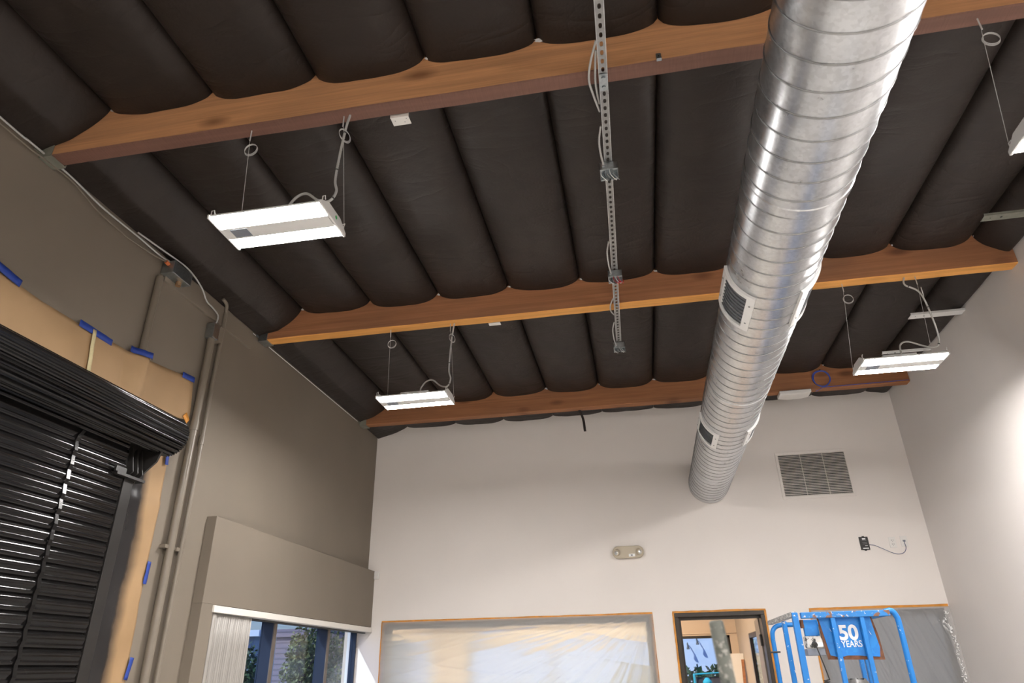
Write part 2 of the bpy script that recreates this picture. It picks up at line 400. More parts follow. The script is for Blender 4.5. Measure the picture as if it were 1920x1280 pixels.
def tag(o, label, cat, group=None):
    o['label'] = label; o['category'] = cat
    if group: o['group'] = group
    return o
def thing(name, label, cat, loc=(0,0,0), group=None):
    o = bpy.data.objects.new(name, None); C.objects.link(o); o.location = loc; o.empty_display_size = .1
    return tag(o, label, cat, group)
def struct(o): o['kind'] = 'structure'; return o
def fbm(x, y, z=0.0, o=3):
    s = 0; a = 1; f = 1
    for i in range(o):
        s += a*noise.noise((x*f, y*f, z+i*7.3)); a *= .5; f *= 2.1
    return s

def wall_cells(mb, us, vs, holes, put):
    us = sorted(set(us + [h[0] for h in holes] + [h[1] for h in holes])); vs = sorted(set(vs + [h[2] for h in holes] + [h[3] for h in holes]))
    for i in range(len(us)-1):
        for j in range(len(vs)-1):
            cu = (us[i]+us[i+1])/2; cv = (vs[j]+vs[j+1])/2
            if any(h[0] < cu < h[1] and h[2] < cv < h[3] for h in holes): continue
            put(us[i], us[i+1], vs[j], vs[j+1])

# ------------------------------------------------------------------ the room shell
XL, XR, YB, YF, ZD = -3.18, 3.05, 8.0, -4.0, 4.86
b = MB(); b.box(XL-.3, XR+.2, YF-.2, YB, -.1, 0); struct(b.build('floor', M['floor']))
b = MB(); b.box(XL-.3, XR+.2, YF-.2, YB+.15, ZD, ZD+.1); struct(b.build('ceiling', M['deck']))
b = MB()
wall_cells(b, [YF-.2, YB], [0, ZD], [(4.85, YB, .75, 2.07), (4.83, YB, 2.67, ZD)], lambda a, c, d, e: b.box(XL-.2, XL, a, c, d, e))
b.box(XL-.2, XL-.008, 4.83, YB, 2.67, ZD)
struct(b.build('wall_left', M['taupe']))
b = MB(); b.box(XL-.01, -3.10, 4.68, YB-.001, 2.075, 2.69); b.box(XL-.01, -3.10, 4.68, 4.835, 0, 2.075); b.box(XL-.01, -3.10, 4.835, YB-.001, 0, .75)
struct(b.build('trim_1', M['taupe'], bevel=.003))
b = MB(); b.box(XL-.01, XL+.022, 3.66, 4.84, 4.165, 4.33); struct(b.build('trim_2', M['taupe'], bevel=.004))
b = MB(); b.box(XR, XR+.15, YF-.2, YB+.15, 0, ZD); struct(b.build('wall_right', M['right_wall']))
b = MB(); b.box(XL-.3, XR+.2, YF-.15, YF, 0, ZD); struct(b.build('wall_front', M['white_wall']))
b = MB()
HOLES = [(-2.95, .07, .12, 2.11), (.335, 1.235, 0, 2.105), (1.74, 3.0, 0, 2.09)]
wall_cells(b, [XL-.2, XR], [0, ZD], HOLES, lambda a, c, d, e: b.box(a, c, YB, YB+.15, d, e))
struct(b.build('wall_back', M['white_wall']))

# office beyond the back wall
OY0, OY1, OXL, OXR, OZ = YB+.15, 11.5, -3.38, 1.35, 2.75
b = MB(); b.box(OXL, OXR, OY0-.15, OY1, -.1, 0); struct(b.build('floor', M['floor']))
b = MB(); b.box(OXL, OXR+.1, OY0, OY1+.1, OZ, OZ+.1); struct(b.build('ceiling', M['white_wall']))
b = MB(); wall_cells(b, [OXL, OXR+.1], [0, OZ], [(-2.9, 1.24, .75, 2.02)], lambda a, c, d, e: b.box(a, c, OY1, OY1+.12, d, e)); struct(b.build('wall_office_far', M['peach']))
b = MB(); wall_cells(b, [OY0, OY1], [0, OZ], [(9.0, 10.12, .1, 1.98)], lambda a, c, d, e: b.box(OXR, OXR+.02, a, c, d, e)); struct(b.build('wall_office_right', M['office_grey']))
b = MB(); wall_cells(b, [OY0, OY1+.12], [0, OZ], [(8.4, 11.2, .8, 2.0)], lambda a, c, d, e: b.box(OXL-.1, OXL, a, c, d, e)); struct(b.build('wall_office_left', M['peach']))
b = MB(); b.box(OXL, OXR-.02, OY1-.025, OY1+.005, 2.045, 2.065); struct(b.build('trim_3', M['peach']))

# left storefront window
def wroot(name, loc, label=None):
    o = bpy.data.objects.new(name, None); C.objects.link(o); o.location = loc; struct(o); return o
w1 = wroot('window_1', (-3.3, 6.4, .75))
def wbox(name, m, x0, x1, y0, y1, z0, z1, root, bevel=0):
    q = MB(); q.box(x0-root.location.x, x1-root.location.x, y0-root.location.y, y1-root.location.y, z0-root.location.z, z1-root.location.z)
    return q.build(name, m, root, bevel=bevel)
wbox('head_frame', M['navy'], -3.34, -3.24, 4.85, YB-.002, 2.025, 2.069, w1)
wbox('sill_frame', M['navy'], -3.34, -3.24, 4.85, YB-.002, .75, .80, w1)
for y in (4.88, 5.955, 7.075):
    ml_ = wbox('mullion', M['navy'], -3.315, -3.20, y-.024, y+.024, .80, 2.025, w1)
    wbox('mullion_cap', M['mullion_cap'], -3.20, -3.190, y-.025, y+.025, .80, 2.025, w1)
wbox('mullion', M['navy'], -3.335, -3.265, 7.974, 7.998, .80, 2.025, w1)
for a, c in ((4.904, 5.931), (5.979, 7.051), (7.099, 7.974)):
    wbox('pane', M['glass'], -3.305, -3.299, a, c, .80, 2.025, w1)

# window frame in the opening behind the pale plastic
w2 = wroot('window_2', (-1.44, 8.07, .12))
wbox('head_frame', M['bronze'], -2.949, .069, 8.02, 8.12, 2.05, 2.109, w2)
wbox('sill_frame', M['bronze'], -2.949, .069, 8.02, 8.12, .121, .18, w2)
for x0, x1 in ((-2.949, -2.89), (.01, .069)):
    wbox('jamb', M['bronze'], x0, x1, 8.02, 8.12, .18, 2.05, w2)
for x0, x1 in ((-2.89, -1.4405), (-1.4395, .01)):
    wbox('pane', M['glass'], x0, x1, 8.07, 8.076, .18, 2.05, w2)

# far office window, side light, left office window
w3 = wroot('window_3', (-.8, 11.55, .75))
for x0, x1 in ((-2.9, -2.85), (-1.52, -1.47), (-.1, -.05), (1.19, 1.24)):
    wbox('mullion', M['bronze'], x0, x1, 11.5, 11.6, .75, 2.02, w3)
wbox('head_frame', M['bronze'], -2.9, 1.24, 11.5, 11.6, 1.985, 2.019, w3)
wbox('sill_frame', M['bronze'], -2.9, 1.24, 11.5, 11.6, .751, .79, w3)
wbox('pane', M['glass'], -2.85, 1.19, 11.548, 11.552, .79, 1.985, w3)
w4 = wroot('window_4', (1.38, 9.56, .1))
for y0, y1 in ((9.0, 9.06), (10.06, 10.12)):
    wbox('jamb', M['bronze'], 1.335, 1.372, y0, y1, .1, 1.98, w4)
wbox('head_frame', M['bronze'], 1.335, 1.372, 9.06, 10.06, 1.925, 1.98, w4)
wbox('pane', M['glass'], 1.358, 1.362, 9.06, 10.06, .1, 1.925, w4)
w5 = wroot('window_5', (-3.43, 9.8, .8))
wbox('pane', M['glass'], -3.432, -3.428, 8.4, 11.2, .8, 2.0, w5)

# office door: bronze frame, open leaf, hinge
d1 = wroot('door_1', (.78, 8.07, 0))
def ang_frame(root, x0, x1, zt, wd, y0, y1, m):
    wbox('jamb', m, x0, x0+wd, y0, y1, 0, zt-wd, root, .003)
    wbox('jamb', m, x1-wd, x1, y0, y1, 0, zt-wd, root, .003)
    wbox('head', m, x0, x1, y0, y1, zt-wd, zt, root, .003)
ang_frame(d1, .322, 1.248, 2.12, .040, 7.985, 8.16, M['bronze'])
wbox('stop', M['bronze'], .362, 1.208, 8.06, 8.09, 2.05, 2.08, d1)
wbox('stop', M['bronze'], .362, .385, 8.06, 8.09, 0, 2.05, d1)
q = MB(); h = Vector((1.218, 8.165, 0)); e = Vector((1.300, 9.03, 0)); dv = (e-h); nrm = Vector((-dv.y, dv.x, 0)).normalized()*.022
q.obox((h+e)/2+Vector((0, 0, 1.04))-Vector(d1.location), dv/2, nrm, (0, 0, 1.03)); q.build('leaf', M['door_leaf'], d1, bevel=.003)
for z in (1.84, 1.05, .25):
    wbox('hinge', M['bronze'], 1.185, 1.212, 8.13, 8.175, z-.055, z+.055, d1, .003)
# dark double door behind the grey plastic
d2 = wroot('door_2', (2.37, 8.08, 0))
ang_frame(d2, 1.741, 2.999, 2.089, .05, 8.02, 8.13, M['bronze'])
wbox('leaf', M['grey_paint'], 1.791, 2.367, 8.06, 8.10, .01, 2.039, d2, .004)
wbox('leaf', M['grey_paint'], 2.373, 2.949, 8.06, 8.10, .01, 2.039, d2, .004)

# ------------------------------------------------------------------ wood beams
BEAMS = [(2.505, 2.60), (4.97, 5.08), (7.37, 7.475)]
ORD = ['first', 'second', 'third', 'fourth', 'fifth', 'sixth', 'seventh', 'eighth', 'ninth', 'tenth', 'eleventh']
bl = ['long wooden roof beam nearest the camera, dusty brown underside, crossing the top of the photo',
      'middle wooden roof beam with bright orange lower edge, crossing mid photo',
      'far wooden roof beam running just in front of the white back wall']
for i, (y0, y1) in enumerate(BEAMS):
    t = thing('wood_beam', bl[i], 'beam', ((XL+XR)/2, (y0+y1)/2, 4.31), 'wooden roof beams')
    q = MB(); nx = 60
    L0, L1 = XL+.055-t.location.x, XR-.002-t.location.x
    hw = (y1-y0)/2
    sec = [(-hw, 0.006), (-hw+.006, 0), (hw-.006, 0), (hw, .006), (hw, .42), (-hw, .42)]
    vs = []
    for k in range(nx+1):
        x = L0+(L1-L0)*k/nx
        for (yy, zz) in sec:
            vs.append((x, yy+.0025*fbm(x*2.3, zz*5, i), zz+(.003*fbm(x*2.1, yy*9, i+4) if zz < .1 else 0)))
    fs = []
    for k in range(nx):
        for j in range(6):
            fs.append((k*6+j, k*6+(j+1) % 6, (k+1)*6+(j+1) % 6, (k+1)*6+j))
    fs += [tuple(range(6)), tuple(nx*6+j for j in range(5, -1, -1))]
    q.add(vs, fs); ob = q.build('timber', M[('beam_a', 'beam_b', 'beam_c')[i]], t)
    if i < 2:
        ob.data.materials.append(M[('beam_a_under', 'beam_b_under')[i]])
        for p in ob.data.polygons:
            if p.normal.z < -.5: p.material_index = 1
    # steel hanger at the left wall: seat, two cheeks, wall flange
    q = MB(); xa = XL-t.location.x+.001; th = .004
    q.box(xa, xa+.085, -hw-.008, hw+.008, -.010, -.002)
    q.box(xa, xa+.085, -hw-.008, -hw-.004, -.002, .25); q.box(xa, xa+.085, hw+.004, hw+.008, -.002, .25)
    q.box(xa, xa+.006, -hw-.05, hw+.05, .02, .25)
    q.build('beam_hanger', M['hanger'] if i != 1 else M['steel_box'], t, bevel=.0015)

# ------------------------------------------------------------------ black faced insulation
VX = [XL+.004, -2.79, -2.14, -1.515, -.885, -.27, .36, .985, 1.6, 2.2, 2.8, XR-.004]
BAYS = [(.12, 2.503, 'in the bay before the nearest beam'), (2.602, 4.968, 'between near and middle beams'),
        (5.082, 7.368, 'between middle and far beams'), (7.477, 7.996, 'in the strip behind the far beam')]
rnd = random.Random(4)
for bi, (y0, y1, where) in enumerate(BAYS):
    for ci in range(11):
        x0, x1 = VX[ci]+.002, VX[ci+1]-.002
        zl = 4.60 if ci > 0 else 4.348
        zr = 4.60 if ci < 10 else 4.445
        if bi == 3: zl = 4.468 if ci > 0 else 4.335; zr = 4.468 if ci < 10 else 4.445
        hb = .090+rnd.uniform(-.008, .016)
        if bi == 3: hb = .036+rnd.uniform(-.01, .012)
        if ci in (0, 10): hb *= .75
        sd = bi*31+ci*7.7
        def fn(u, v, x0=x0, x1=x1, zl=zl, zr=zr, hb=hb, sd=sd, y0=y0, y1=y1, bi=bi):
            s = 2*u-1
            prof = (1-abs(s)**3.2)**.62 if abs(s) < 1 else 0
            # slight sag of the middle, pillow rounding at the beams
            e = min(v, 1-v)*(y1-y0)
            mid = 1.0+.12*math.sin(PI*v)
            x = x0+(x1-x0)*u; y = y0+(y1-y0)*v
            if abs(s) > .999:
                return (x, y, zl+(zr-zl)*u)
            wr = .010*fbm(x*2.0+sd, y*1.3, sd, 3)*prof
            # pinch wrinkles near the ends
            pin = math.exp(-e/.22)
            wr += .006*pin*prof*fbm(x*5, y*2.0, sd+3, 2)
            wr += .009*prof*abs(fbm(x*3+y*1.4, y*2.6-x*2+sd, sd, 2))*min(1, e/.25)
            base = zl+(zr-zl)*u
            if zl < 4.4: prof *= min(1, u*2.2); wr *= min(1, u*2.2)
            return (x, y, base-hb*prof*mid*(1-.10*pin)+wr)
        q = MB(); q.grid(fn, 28, 40 if bi < 3 else 12, flip=True)
        # close the blanket above so it is a solid pillow
        n = len(q.v); zt = 4.66
        q.add([(x0, y0, zt), (x1, y0, zt), (x1, y1, zt), (x0, y1, zt)], [(0, 1, 2, 3)])
        nu = 28; nv = 40 if bi < 3 else 12
        q.f.append((n,)+tuple(range(0, nu+1))+(n+1,)) ; q.f.append(tuple([n+3]+[nv*(nu+1)+k for k in range(nu+1)]+[n+2]))
        q.f.append(tuple([n]+[k*(nu+1) for k in range(nv+1)]+[n+3])); q.f.append(tuple([n+1]+[k*(nu+1)+nu for k in range(nv+1)]+[n+2]))
        pos = ORD[ci]+' from the left wall,' if ci < 10 else 'against the right wall,'
        o = q.build('insulation_batt', M['black_facing'], smooth='auto')
        tag(o, f'black insulation batt, {pos} {where}', 'insulation', 'black insulation batts of the ceiling')
        # torn white fibre showing at the corner by the beam
        if bi < 3 and 0 < ci and rnd.random() < .75:
            g = MB(); cx, cy, cz = x0+.02, y1-.010, 4.578; ex, ez = rnd.uniform(.012, .03), rnd.uniform(.006, .014)
            def tf(u, v, cx=cx, cy=cy, cz=cz, ex=ex, ez=ez):
                a, t2 = 2*PI*u, PI*(v*.98+.01); k = 1+.6*fbm(math.cos(a)*2+cx*9, math.sin(a)*2+cy, t2*2)
                return (cx+ex*k*math.sin(t2)*math.cos(a), cy+.007*k*math.cos(t2), cz+ez*k*math.sin(t2)*math.sin(a))
            g.grid(tf, 14, 8)
            f = g.build('torn_fibre', M['tuft'], o); f['label'] = 'white fibre poking out of the corner'

# ------------------------------------------------------------------ spiral duct
DR = .221
def duct_c(y): return Vector((.8735+.0087*(y-8), y, 3.487-.0009*(y-8)))
duct = thing('spiral_duct', 'large round galvanised spiral duct hanging below the beams to the white wall', 'duct', duct_c(4))
def dl(y, th, r):
    return duct_c(y)+Vector((math.cos(th)*r, 0, math.sin(th)*r))-duct.location
q = MB(); ny = 120; nt_ = 64
q.grid(lambda u, v: dl(-1.2+9.19*v, 2*PI*u, DR), nt_, ny)
q.build('duct_shell', M['galv'], duct, smooth=True)
q = MB(); pitch = .1165; n = int(9.1/pitch*40)
q.tube([dl(-1.15+pitch*k/40, -2*PI*k/40, DR+.0005) for k in range(n)], .0042, 5)
q.build('spiral_seam', M['seam'], duct, smooth=True)
for y in (2.464, 4.78, 7.06):
    q = MB(); q.grid(lambda u, v: dl(y+[-.03, -.026, .026, .03][int(round(v*3))], 2*PI*u, DR+[0, .0045, .0045, 0][int(round(v*3))]), 64, 3)
    q.build('coupling_band', M['galv'], duct, smooth='auto')
def register(y0, y1, a0, a1, label):
    a0, a1 = math.radians(a0), math.radians(a1); ym = (y0+y1)/2
    def L(y, th, r): return dl(y, th, r)
    fw_ = .042; fa = fw_/DR; ri, ro = DR+.001, DR+.017
    q = MB(); n = 20
    def patch(ya, yb, ta, tb, ra, rb):
        for r in (ra, rb):
            q.grid(lambda u, v: L(ya+(yb-ya)*v, ta+(tb-ta)*u, r), n, 1)
        q.grid(lambda u, v: L(ya, ta+(tb-ta)*u, ra+(rb-ra)*v), n, 1); q.grid(lambda u, v: L(yb, ta+(tb-ta)*u, ra+(rb-ra)*v), n, 1)
        q.grid(lambda u, v: L(ya+(yb-ya)*u, ta, ra+(rb-ra)*v), 1, 1); q.grid(lambda u, v: L(ya+(yb-ya)*u, tb, ra+(rb-ra)*v), 1, 1)
    patch(y0, y0+fw_*.7, a0, a1, ri, ro); patch(y1-fw_*.7, y1, a0, a1, ri, ro)
    patch(y0+fw_*.7, y1-fw_*.7, a0, a0+fa, ri, ro); patch(y0+fw_*.7, y1-fw_*.7, a1-fa, a1, ri, ro)
    t = q.build('register', M['white_metal'], duct, smooth='auto'); t['label'] = label
    q = MB(); q.grid(lambda u, v: L(y0+.03+(y1-y0-.06)*v, a0+fa+(a1-a0-2*fa)*u, DR+.0025), n, 1)
    q.build('register_backing', M['reg_dark'], t, smooth=True)
    nb = 9
    for k in range(nb):
        q = MB(); y = y0+.045+(y1-y0-.09)*k/(nb-1)
        q.grid(lambda u, v: L(y-.004*v, a0+fa+(a1-a0-2*fa)*u, DR+.003+.009*v), n, 1)
        q.build('register_blade', M['galv_dull'], t, smooth=True)
    for th in (a0+fa*.5, a1-fa*.5):
        for yy in (y0+.09, y1-.09):
            c = L(yy, th, ro); nn = Vector((math.cos(th), 0, math.sin(th)))
            q = MB(); q.tube([c-nn*.002, c+nn*.003], .005, 8); q.build('screw', M['grey_print'], t)
register(3.20, 3.57, -184, -119, 'nearer left white framed register')
register(3.17, 3.56, -62, 3, 'nearer right white framed register')
register(5.51, 5.87, -184, -118, 'farther left white framed register')
register(5.45, 5.83, -62, 3, 'farther right white framed register')

# ------------------------------------------------------------------ LED high bay fixtures
def bay_light(x, y, zb, beam_y, label, cord_side=1, mark=False, seed=0):
    t = thing('high_bay_light', label, 'light', (x, y, zb), 'hanging LED high bay lights')
    hl, hw = .29, .137
    q = MB()   # housing: two sloped troughs and a raised spine
    prof = [(-hw, .012), (-hw, .022), (-.055, .046), (.055, .046), (hw, .022), (hw, .012), (.047, .012), (.045, -.0015), (-.045, -.0015), (-.047, .012)]
    q.prism([(-hl+.008, p[0], p[1]) for p in prof], (2*hl-.016, 0, 0)); q.build('housing', M['white_metal'], t)
    for s in (-1, 1):
        q = MB(); y0_, y1_ = (.048, hw-.004) if s > 0 else (-hw+.004, -.048)
        q.prism([(-hl+.0065, y0_, .012), (-hl+.0065, y0_+.008, -.001), (-hl+.0065, y1_-.008, -.001), (-hl+.0065, y1_, .012)], (2*hl-.013, 0, 0))
        q.build('led_lens', M['led'], t)
    for s in (-1, 1):
        q = MB(); xx = s*hl
        pl = [(-hw-.006, .0), (-hw-.006, .022), (-.07, .062), (.07, .062), (hw+.006, .022), (hw+.006, 0)]
        q.prism([(xx-.006, p[0], p[1]) for p in pl], (.012, 0, 0)); q.build('end_plate', M['white_metal'], t, bevel=.002)
        for sy in (-1, 1):
            q = MB(); q.tube([(xx, sy*(hw-.012), .02), (xx, sy*(hw-.012), .055), (xx+.008, sy*(hw-.02), .064), (xx+.004, sy*(hw-.034), .05)], .0025, 6)
            q.build('hook', M['white_metal'], t)
    if mark:
        q = MB(); q.tube([(hl+.0065, .02, .034), (hl+.0075, .02, .034)], .010, 12); q.build('green_mark', M['green_mark'], t)
    q = MB(); q.box(-.12, .12, -.045, .045, .046, .075); q.build('driver_box', M['white_metal'], t, bevel=.003)
    q = MB(); q.box(-hl+.05, -hl+.14, -.032, .032, -.0032, .0); q.build('sensor_cover', M['grey_paint'], t)
    # suspension wires: a short V from both hooks to one point, then up to the beam
    top = 4.312-zb; by = beam_y-y
    for s in (-1, 1):
        q = MB(); q.tube([(s*(hl+.002), hw-.016, .06), (s*(hl-.018), by+.004, top-.075)], .0013, 5)
        q.tube([(s*(hl-.02), by, top-.075), (s*(hl-.02), by, top)], .0035, 6)
        q.build('suspension_wire', M['wire'], t)
        q = MB()
        for k in range(3):
            q.tube(ring_pts((s*(hl-.02)+.018, by-.004+.003*k, top-.14-.002*k), .036+.001*k, (1, 0, 0) if s < 0 else (.45, .89, 0), (0, 0, 1)), .0013, 5, closed=True)
        q.build('spare_wire_coil', M['wire'], t)
    # armoured feed cable
    s = cord_side
    if s > 0:
        pts = [(hl-.02+.035, by, top), (hl+.005, by-.01, top-.09), (hl-.01, by*.5, top*.62), (hl-.012, .0, top*.36), (hl+.006, -.01, .17), (hl-.015, -.03, .10), (hl-.07, -.04, .105), (.15, -.03, .165), (.09, -.02, .16), (.045, -.01, .11), (.04, 0, .07)]
    else:
        pts = [(hl-.10, by, top), (hl-.11, by-.005, top-.07), (hl-.02, by, top-.15), (hl+.02, by*.5, top*.50), (hl+.04, .02, .21), (hl+.01, .02, .135), (hl-.07, .015, .14), (.1, .0, .185), (.04, 0, .16), (.03, 0, .07)]
    q = MB(); pp = spline(pts, 24)
    rr = [.0062+.0009*(k % 2) for k in range(len(pp))]
    q.tube(pp, rr, 8); q.build('feed_cable', M['whip'], t)
    q = MB()
    for k in (30, 62, 110):
        if k < len(pp)-2: q.tube([pp[k], pp[k]+(pp[k+1]-pp[k]).normalized()*.006], .009, 8)
    q.build('cable_tie', M['dark_wire'], t)
    return t
bay_light(-1.61, 2.525, 3.60, 2.552, 'lit LED high bay light hanging from the nearest beam, left side', 1, True)
bay_light(-1.68, 4.985, 3.60, 5.025, 'lit LED high bay light hanging from the middle beam, left side')
bay_light(2.065, 5.075, 3.60, 5.025, 'lit LED high bay light hanging from the middle beam beside the right wall', -1)
bay_light(2.075, 2.54, 3.60, 2.552, 'lit LED high bay light cut off by the right edge of the photo', -1)
bay_light(-1.64, .06, 3.60, .06, 'lit LED high bay light behind the camera, left side')
bay_light(2.07, .06, 3.60, .06, 'lit LED high bay light behind the camera, right side', -1)
bay_light(-1.64, -2.4, 3.60, -2.4, 'lit LED high bay light at the far end behind the camera, left side')
bay_light(2.07, -2.4, 3.60, -2.4, 'lit LED high bay light at the far end behind the camera, right side', -1)

# ------------------------------------------------------------------ slotted strut with boxes and cables
SZ = 4.268
def sx_(y): return .062-.0142*(y-2.06)
def strut(y0, y1, label):
    t = thing('slotted_strut', label, 'strut channel', (sx_((y0+y1)/2), (y0+y1)/2, SZ), 'slotted steel strut lengths')
    o = Vector(t.location)
    def P(x, y, z): return Vector((sx_(y)+x, y, SZ+z))-o
    per = .0508; n = int((y1-y0)/per); hw = .0206
    q = MB(); per = (y1-y0)/n
    for k in range(n):
        a = y0+k*per; c = a+per; m_ = (a+c)/2
        hx, hy = .0088, .0150
        outer = [(-hw, a), (0, a), (hw, a), (hw, m_), (hw, c), (0, c), (-hw, c), (-hw, m_)]
        inner = [(-hx*.75, m_-hy*.8), (0, m_-hy), (hx*.75, m_-hy*.8), (hx, m_), (hx*.75, m_+hy*.8), (0, m_+hy), (-hx*.75, m_+hy*.8), (-hx, m_)]
        q.add([P(x, y, 0.0) for x, y in outer]+[P(x, y, 0.0) for x, y in inner], [(i, (i+1) % 8, 8+(i+1) % 8, 8+i) for i in range(8)])
    q.build('slotted_web', M['strut_web'], t, solid=.0025)
    q = MB()
    for s in (-1, 1):
        xs = s*hw
        sec = [(xs-.0015, -.004), (xs+.0015, -.004), (xs+.0015, .041), (xs-s*.010, .041), (xs-s*.010, .034), (xs-s*.0075, .034), (xs-s*.0075, .038), (xs-.0015, .038)]
        vs = [P(x, y, z) for y in (y0, y1) for x, z in sec]; n8 = len(sec)
        q.add(vs, [(i, (i+1) % n8, n8+(i+1) % n8, n8+i) for i in range(n8)]+[tuple(range(n8)), tuple(range(2*n8-1, n8-1, -1))])
    q.build('side_flange', M['galv'], t)
    return t
strut(-.6, 2.545, 'slotted steel strut length running from the nearest beam over the camera')
strut(2.549, 5.60, 'slotted steel strut length crossing under the middle beam beside the duct')
q = MB(); q.box(sx_(2.547)-.0206, sx_(2.547)+.0206, 2.49, 2.60, SZ-.0075, SZ-.0045)
for yy in (2.515, 2.575): q.tube([(sx_(yy), yy, SZ-.0075), (sx_(yy), yy, SZ-.016)], .011, 6)
tag(q.build('splice_plate', M['steel_box']), 'bolted splice plate joining the two strut lengths under the nearest beam', 'plate')
def jbox(y, label, red=False):
    c = Vector((sx_(y), y, SZ-.004)); t = thing('junction_box', label, 'junction box', c, 'open junction boxes on the strut')
    hw, hy, d, th = .052, .052, .055, .003
    q = MB()
    q.box(-hw, hw, -hy, hy, -th-.002, -.002)
    q.box(-hw, -hw+th, -hy, hy, -d, -th); q.box(hw-th, hw, -hy, hy, -d, -th)
    q.box(-hw, hw, -hy, -hy+th, -d, -th); q.box(-hw, hw, hy-th, hy, -d, -th)
    for s in (-1, 1):
        q.box(-.012+s*.036, .012+s*.036, -hy, -hy+.014, -d, -d+th); q.box(-.012+s*.036, .012+s*.036, hy-.014, hy, -d, -d+th)
    q.build('steel_case', M['steel_box'], t, bevel=.001)
    q = MB(); q.tube([(-.03, -hy-.001, -.03), (-.03, -hy-.014, -.03)], .011, 10); q.build('connector', M['galv'], t)
    r = random.Random(int(y*10))
    cols = ['print_white', 'dark_wire', 'red_wire' if red else 'grey_print', 'print_white', 'red_wire' if red else 'galv_dull']
    for k in range(5):
        x = -.035+.018*k
        q = MB(); q.tube(spline([(x*.6-.01, -.03, -.015), (x-.012, -.01, -d-.002), (x+.012, .022, -d-.014-.004*r.random()), (x+.022, .046, -d-.006), (x+.018, .05, -.03)], 6), .0022, 6)
        q.build('loose_wire', M[cols[k]], t)
    if red:
        q = MB(); q.tube([(.022, .012, -d-.012), (.04, .024, -d-.012)], [.008, .0045], 8); q.build('wire_nut', M['red_wire'], t)
jbox(3.20, 'open junction box with loose white wires on the strut, nearest the camera')
jbox(4.41, 'open junction box with red wires on the strut just before the middle beam', True)
jbox(5.66, 'open junction box at the far end of the strut')
def cable(name, pts, r, m, label, cat='cable', group=None, n=12, ribs=False):
    q = MB(); pp = spline(pts, n)
    q.tube(pp, [r+(r*.12)*(k % 2) for k in range(len(pp))] if ribs else r, 8)
    return tag(q.build(name, m, smooth=True), label, cat, group)
G = 'armoured cables along the strut'
def sp(y, dx, dz=0): return (sx_(y)+dx, y, SZ+.012+dz)
cable('armoured_cable', [sp(2.30, -.024), sp(2.42, -.058, -.005), sp(2.53, -.072, -.005), sp(2.64, -.055), sp(2.76, -.029)], .0055, M['whip'], 'outer armoured cable bowing out from the strut under the nearest beam', group=G, ribs=True)
cable('armoured_cable', [sp(2.36, -.028, .004), sp(2.46, -.036, .006), sp(2.56, -.040, .008), sp(2.66, -.034, .014), sp(2.72, -.028, .018)], .0055, M['whip'], 'inner armoured cable hugging the strut under the nearest beam', group=G, ribs=True)
cable('armoured_cable', [sp(2.87, -.029), sp(2.97, -.044, -.01), sp(3.07, -.040, -.024), sp(3.132, -.030, -.046)], .0055, M['whip'], 'armoured cable entering the nearest junction box on the strut', group=G, ribs=True)
cable('armoured_cable', [sp(4.00, -.029), sp(4.12, -.045, -.01), sp(4.25, -.042, -.03), sp(4.342, -.030, -.046)], .0055, M['whip'], 'armoured cable entering the junction box with red wires', group=G, ribs=True)
cable('armoured_cable', [sp(4.82, -.026), sp(4.92, -.05, -.005), sp(5.02, -.05, -.005), sp(5.10, -.027)], .0055, M['whip'], 'small armoured cable loop beside the strut under the middle beam', group=G, ribs=True)
cable('armoured_cable', [sp(5.24, -.029), sp(5.36, -.046, -.01), sp(5.50, -.042, -.03), sp(5.592, -.030, -.046)], .0055, M['whip'], 'armoured cable entering the far end junction box of the strut', group=G, ribs=True)

# ------------------------------------------------------------------ small things on beams and ceiling
def slab(name, m, x0, x1, y0, y1, z0, z1, label, cat, group=None, bevel=.0015):
    q = MB(); q.box(x0, x1, y0, y1, z0, z1); return tag(q.build(name, m, bevel=bevel), label, cat, group)
t = thing('nail_plate', 'white plate fixed to the back of the nearest beam left of the strut', 'plate', (-1.045, 2.606, 4.28), 'white plates behind the beams')
q = MB(); q.box(-.052, .052, -.003, .0, .018, .06); q.box(-.050, .050, -.003, .056, .0165, .0205); q.build('plate', M['white_plastic'], t, bevel=.001)
for x, y in ((-.03, .02), (.02, .035), (.035, .012)):
    q = MB(); q.tube([(x, y, .0150), (x, y, .0168)], .003, 8); q.build('nail_head', M['grey_print'], t)
t = thing('nail_plate', 'white plate fixed to the back of the middle beam', 'plate', (-1.035, 5.086, 4.29), 'white plates behind the beams')
q = MB(); q.box(-.052, .052, -.003, .0, .018, .06); q.box(-.052, .052, -.003, .045, .0165, .0205); q.build('plate', M['white_plastic'], t, bevel=.001)
t = thing('beam_clip', 'small grey steel clip on the front face of the nearest beam', 'clip', (.335, 2.50, 4.30))
q = MB(); q.box(-.012, .012, -.004, 0.0, -.0, .05); q.box(-.012, .012, -.018, -.004, -.0, .004); q.build('clip_plate', M['steel_box'], t)
q = MB(); q.tube([(0, -.004, .03), (0, -.007, .03)], .003, 8); q.build('rivet', M['slot_dark'], t)
# hanging strip of facing from the far beam
q = MB(); q.grid(lambda u, v: (-.515+.028*(u-.5)+.062*v+.012*math.sin(v*4), 7.445+.01*math.sin(v*5), 4.318-.275*v), 1, 10)
t = tag(q.build('hanging_strip', M['black_facing'], solid=.004), 'narrow dark strip dangling from the underside of the far beam', 'strip')
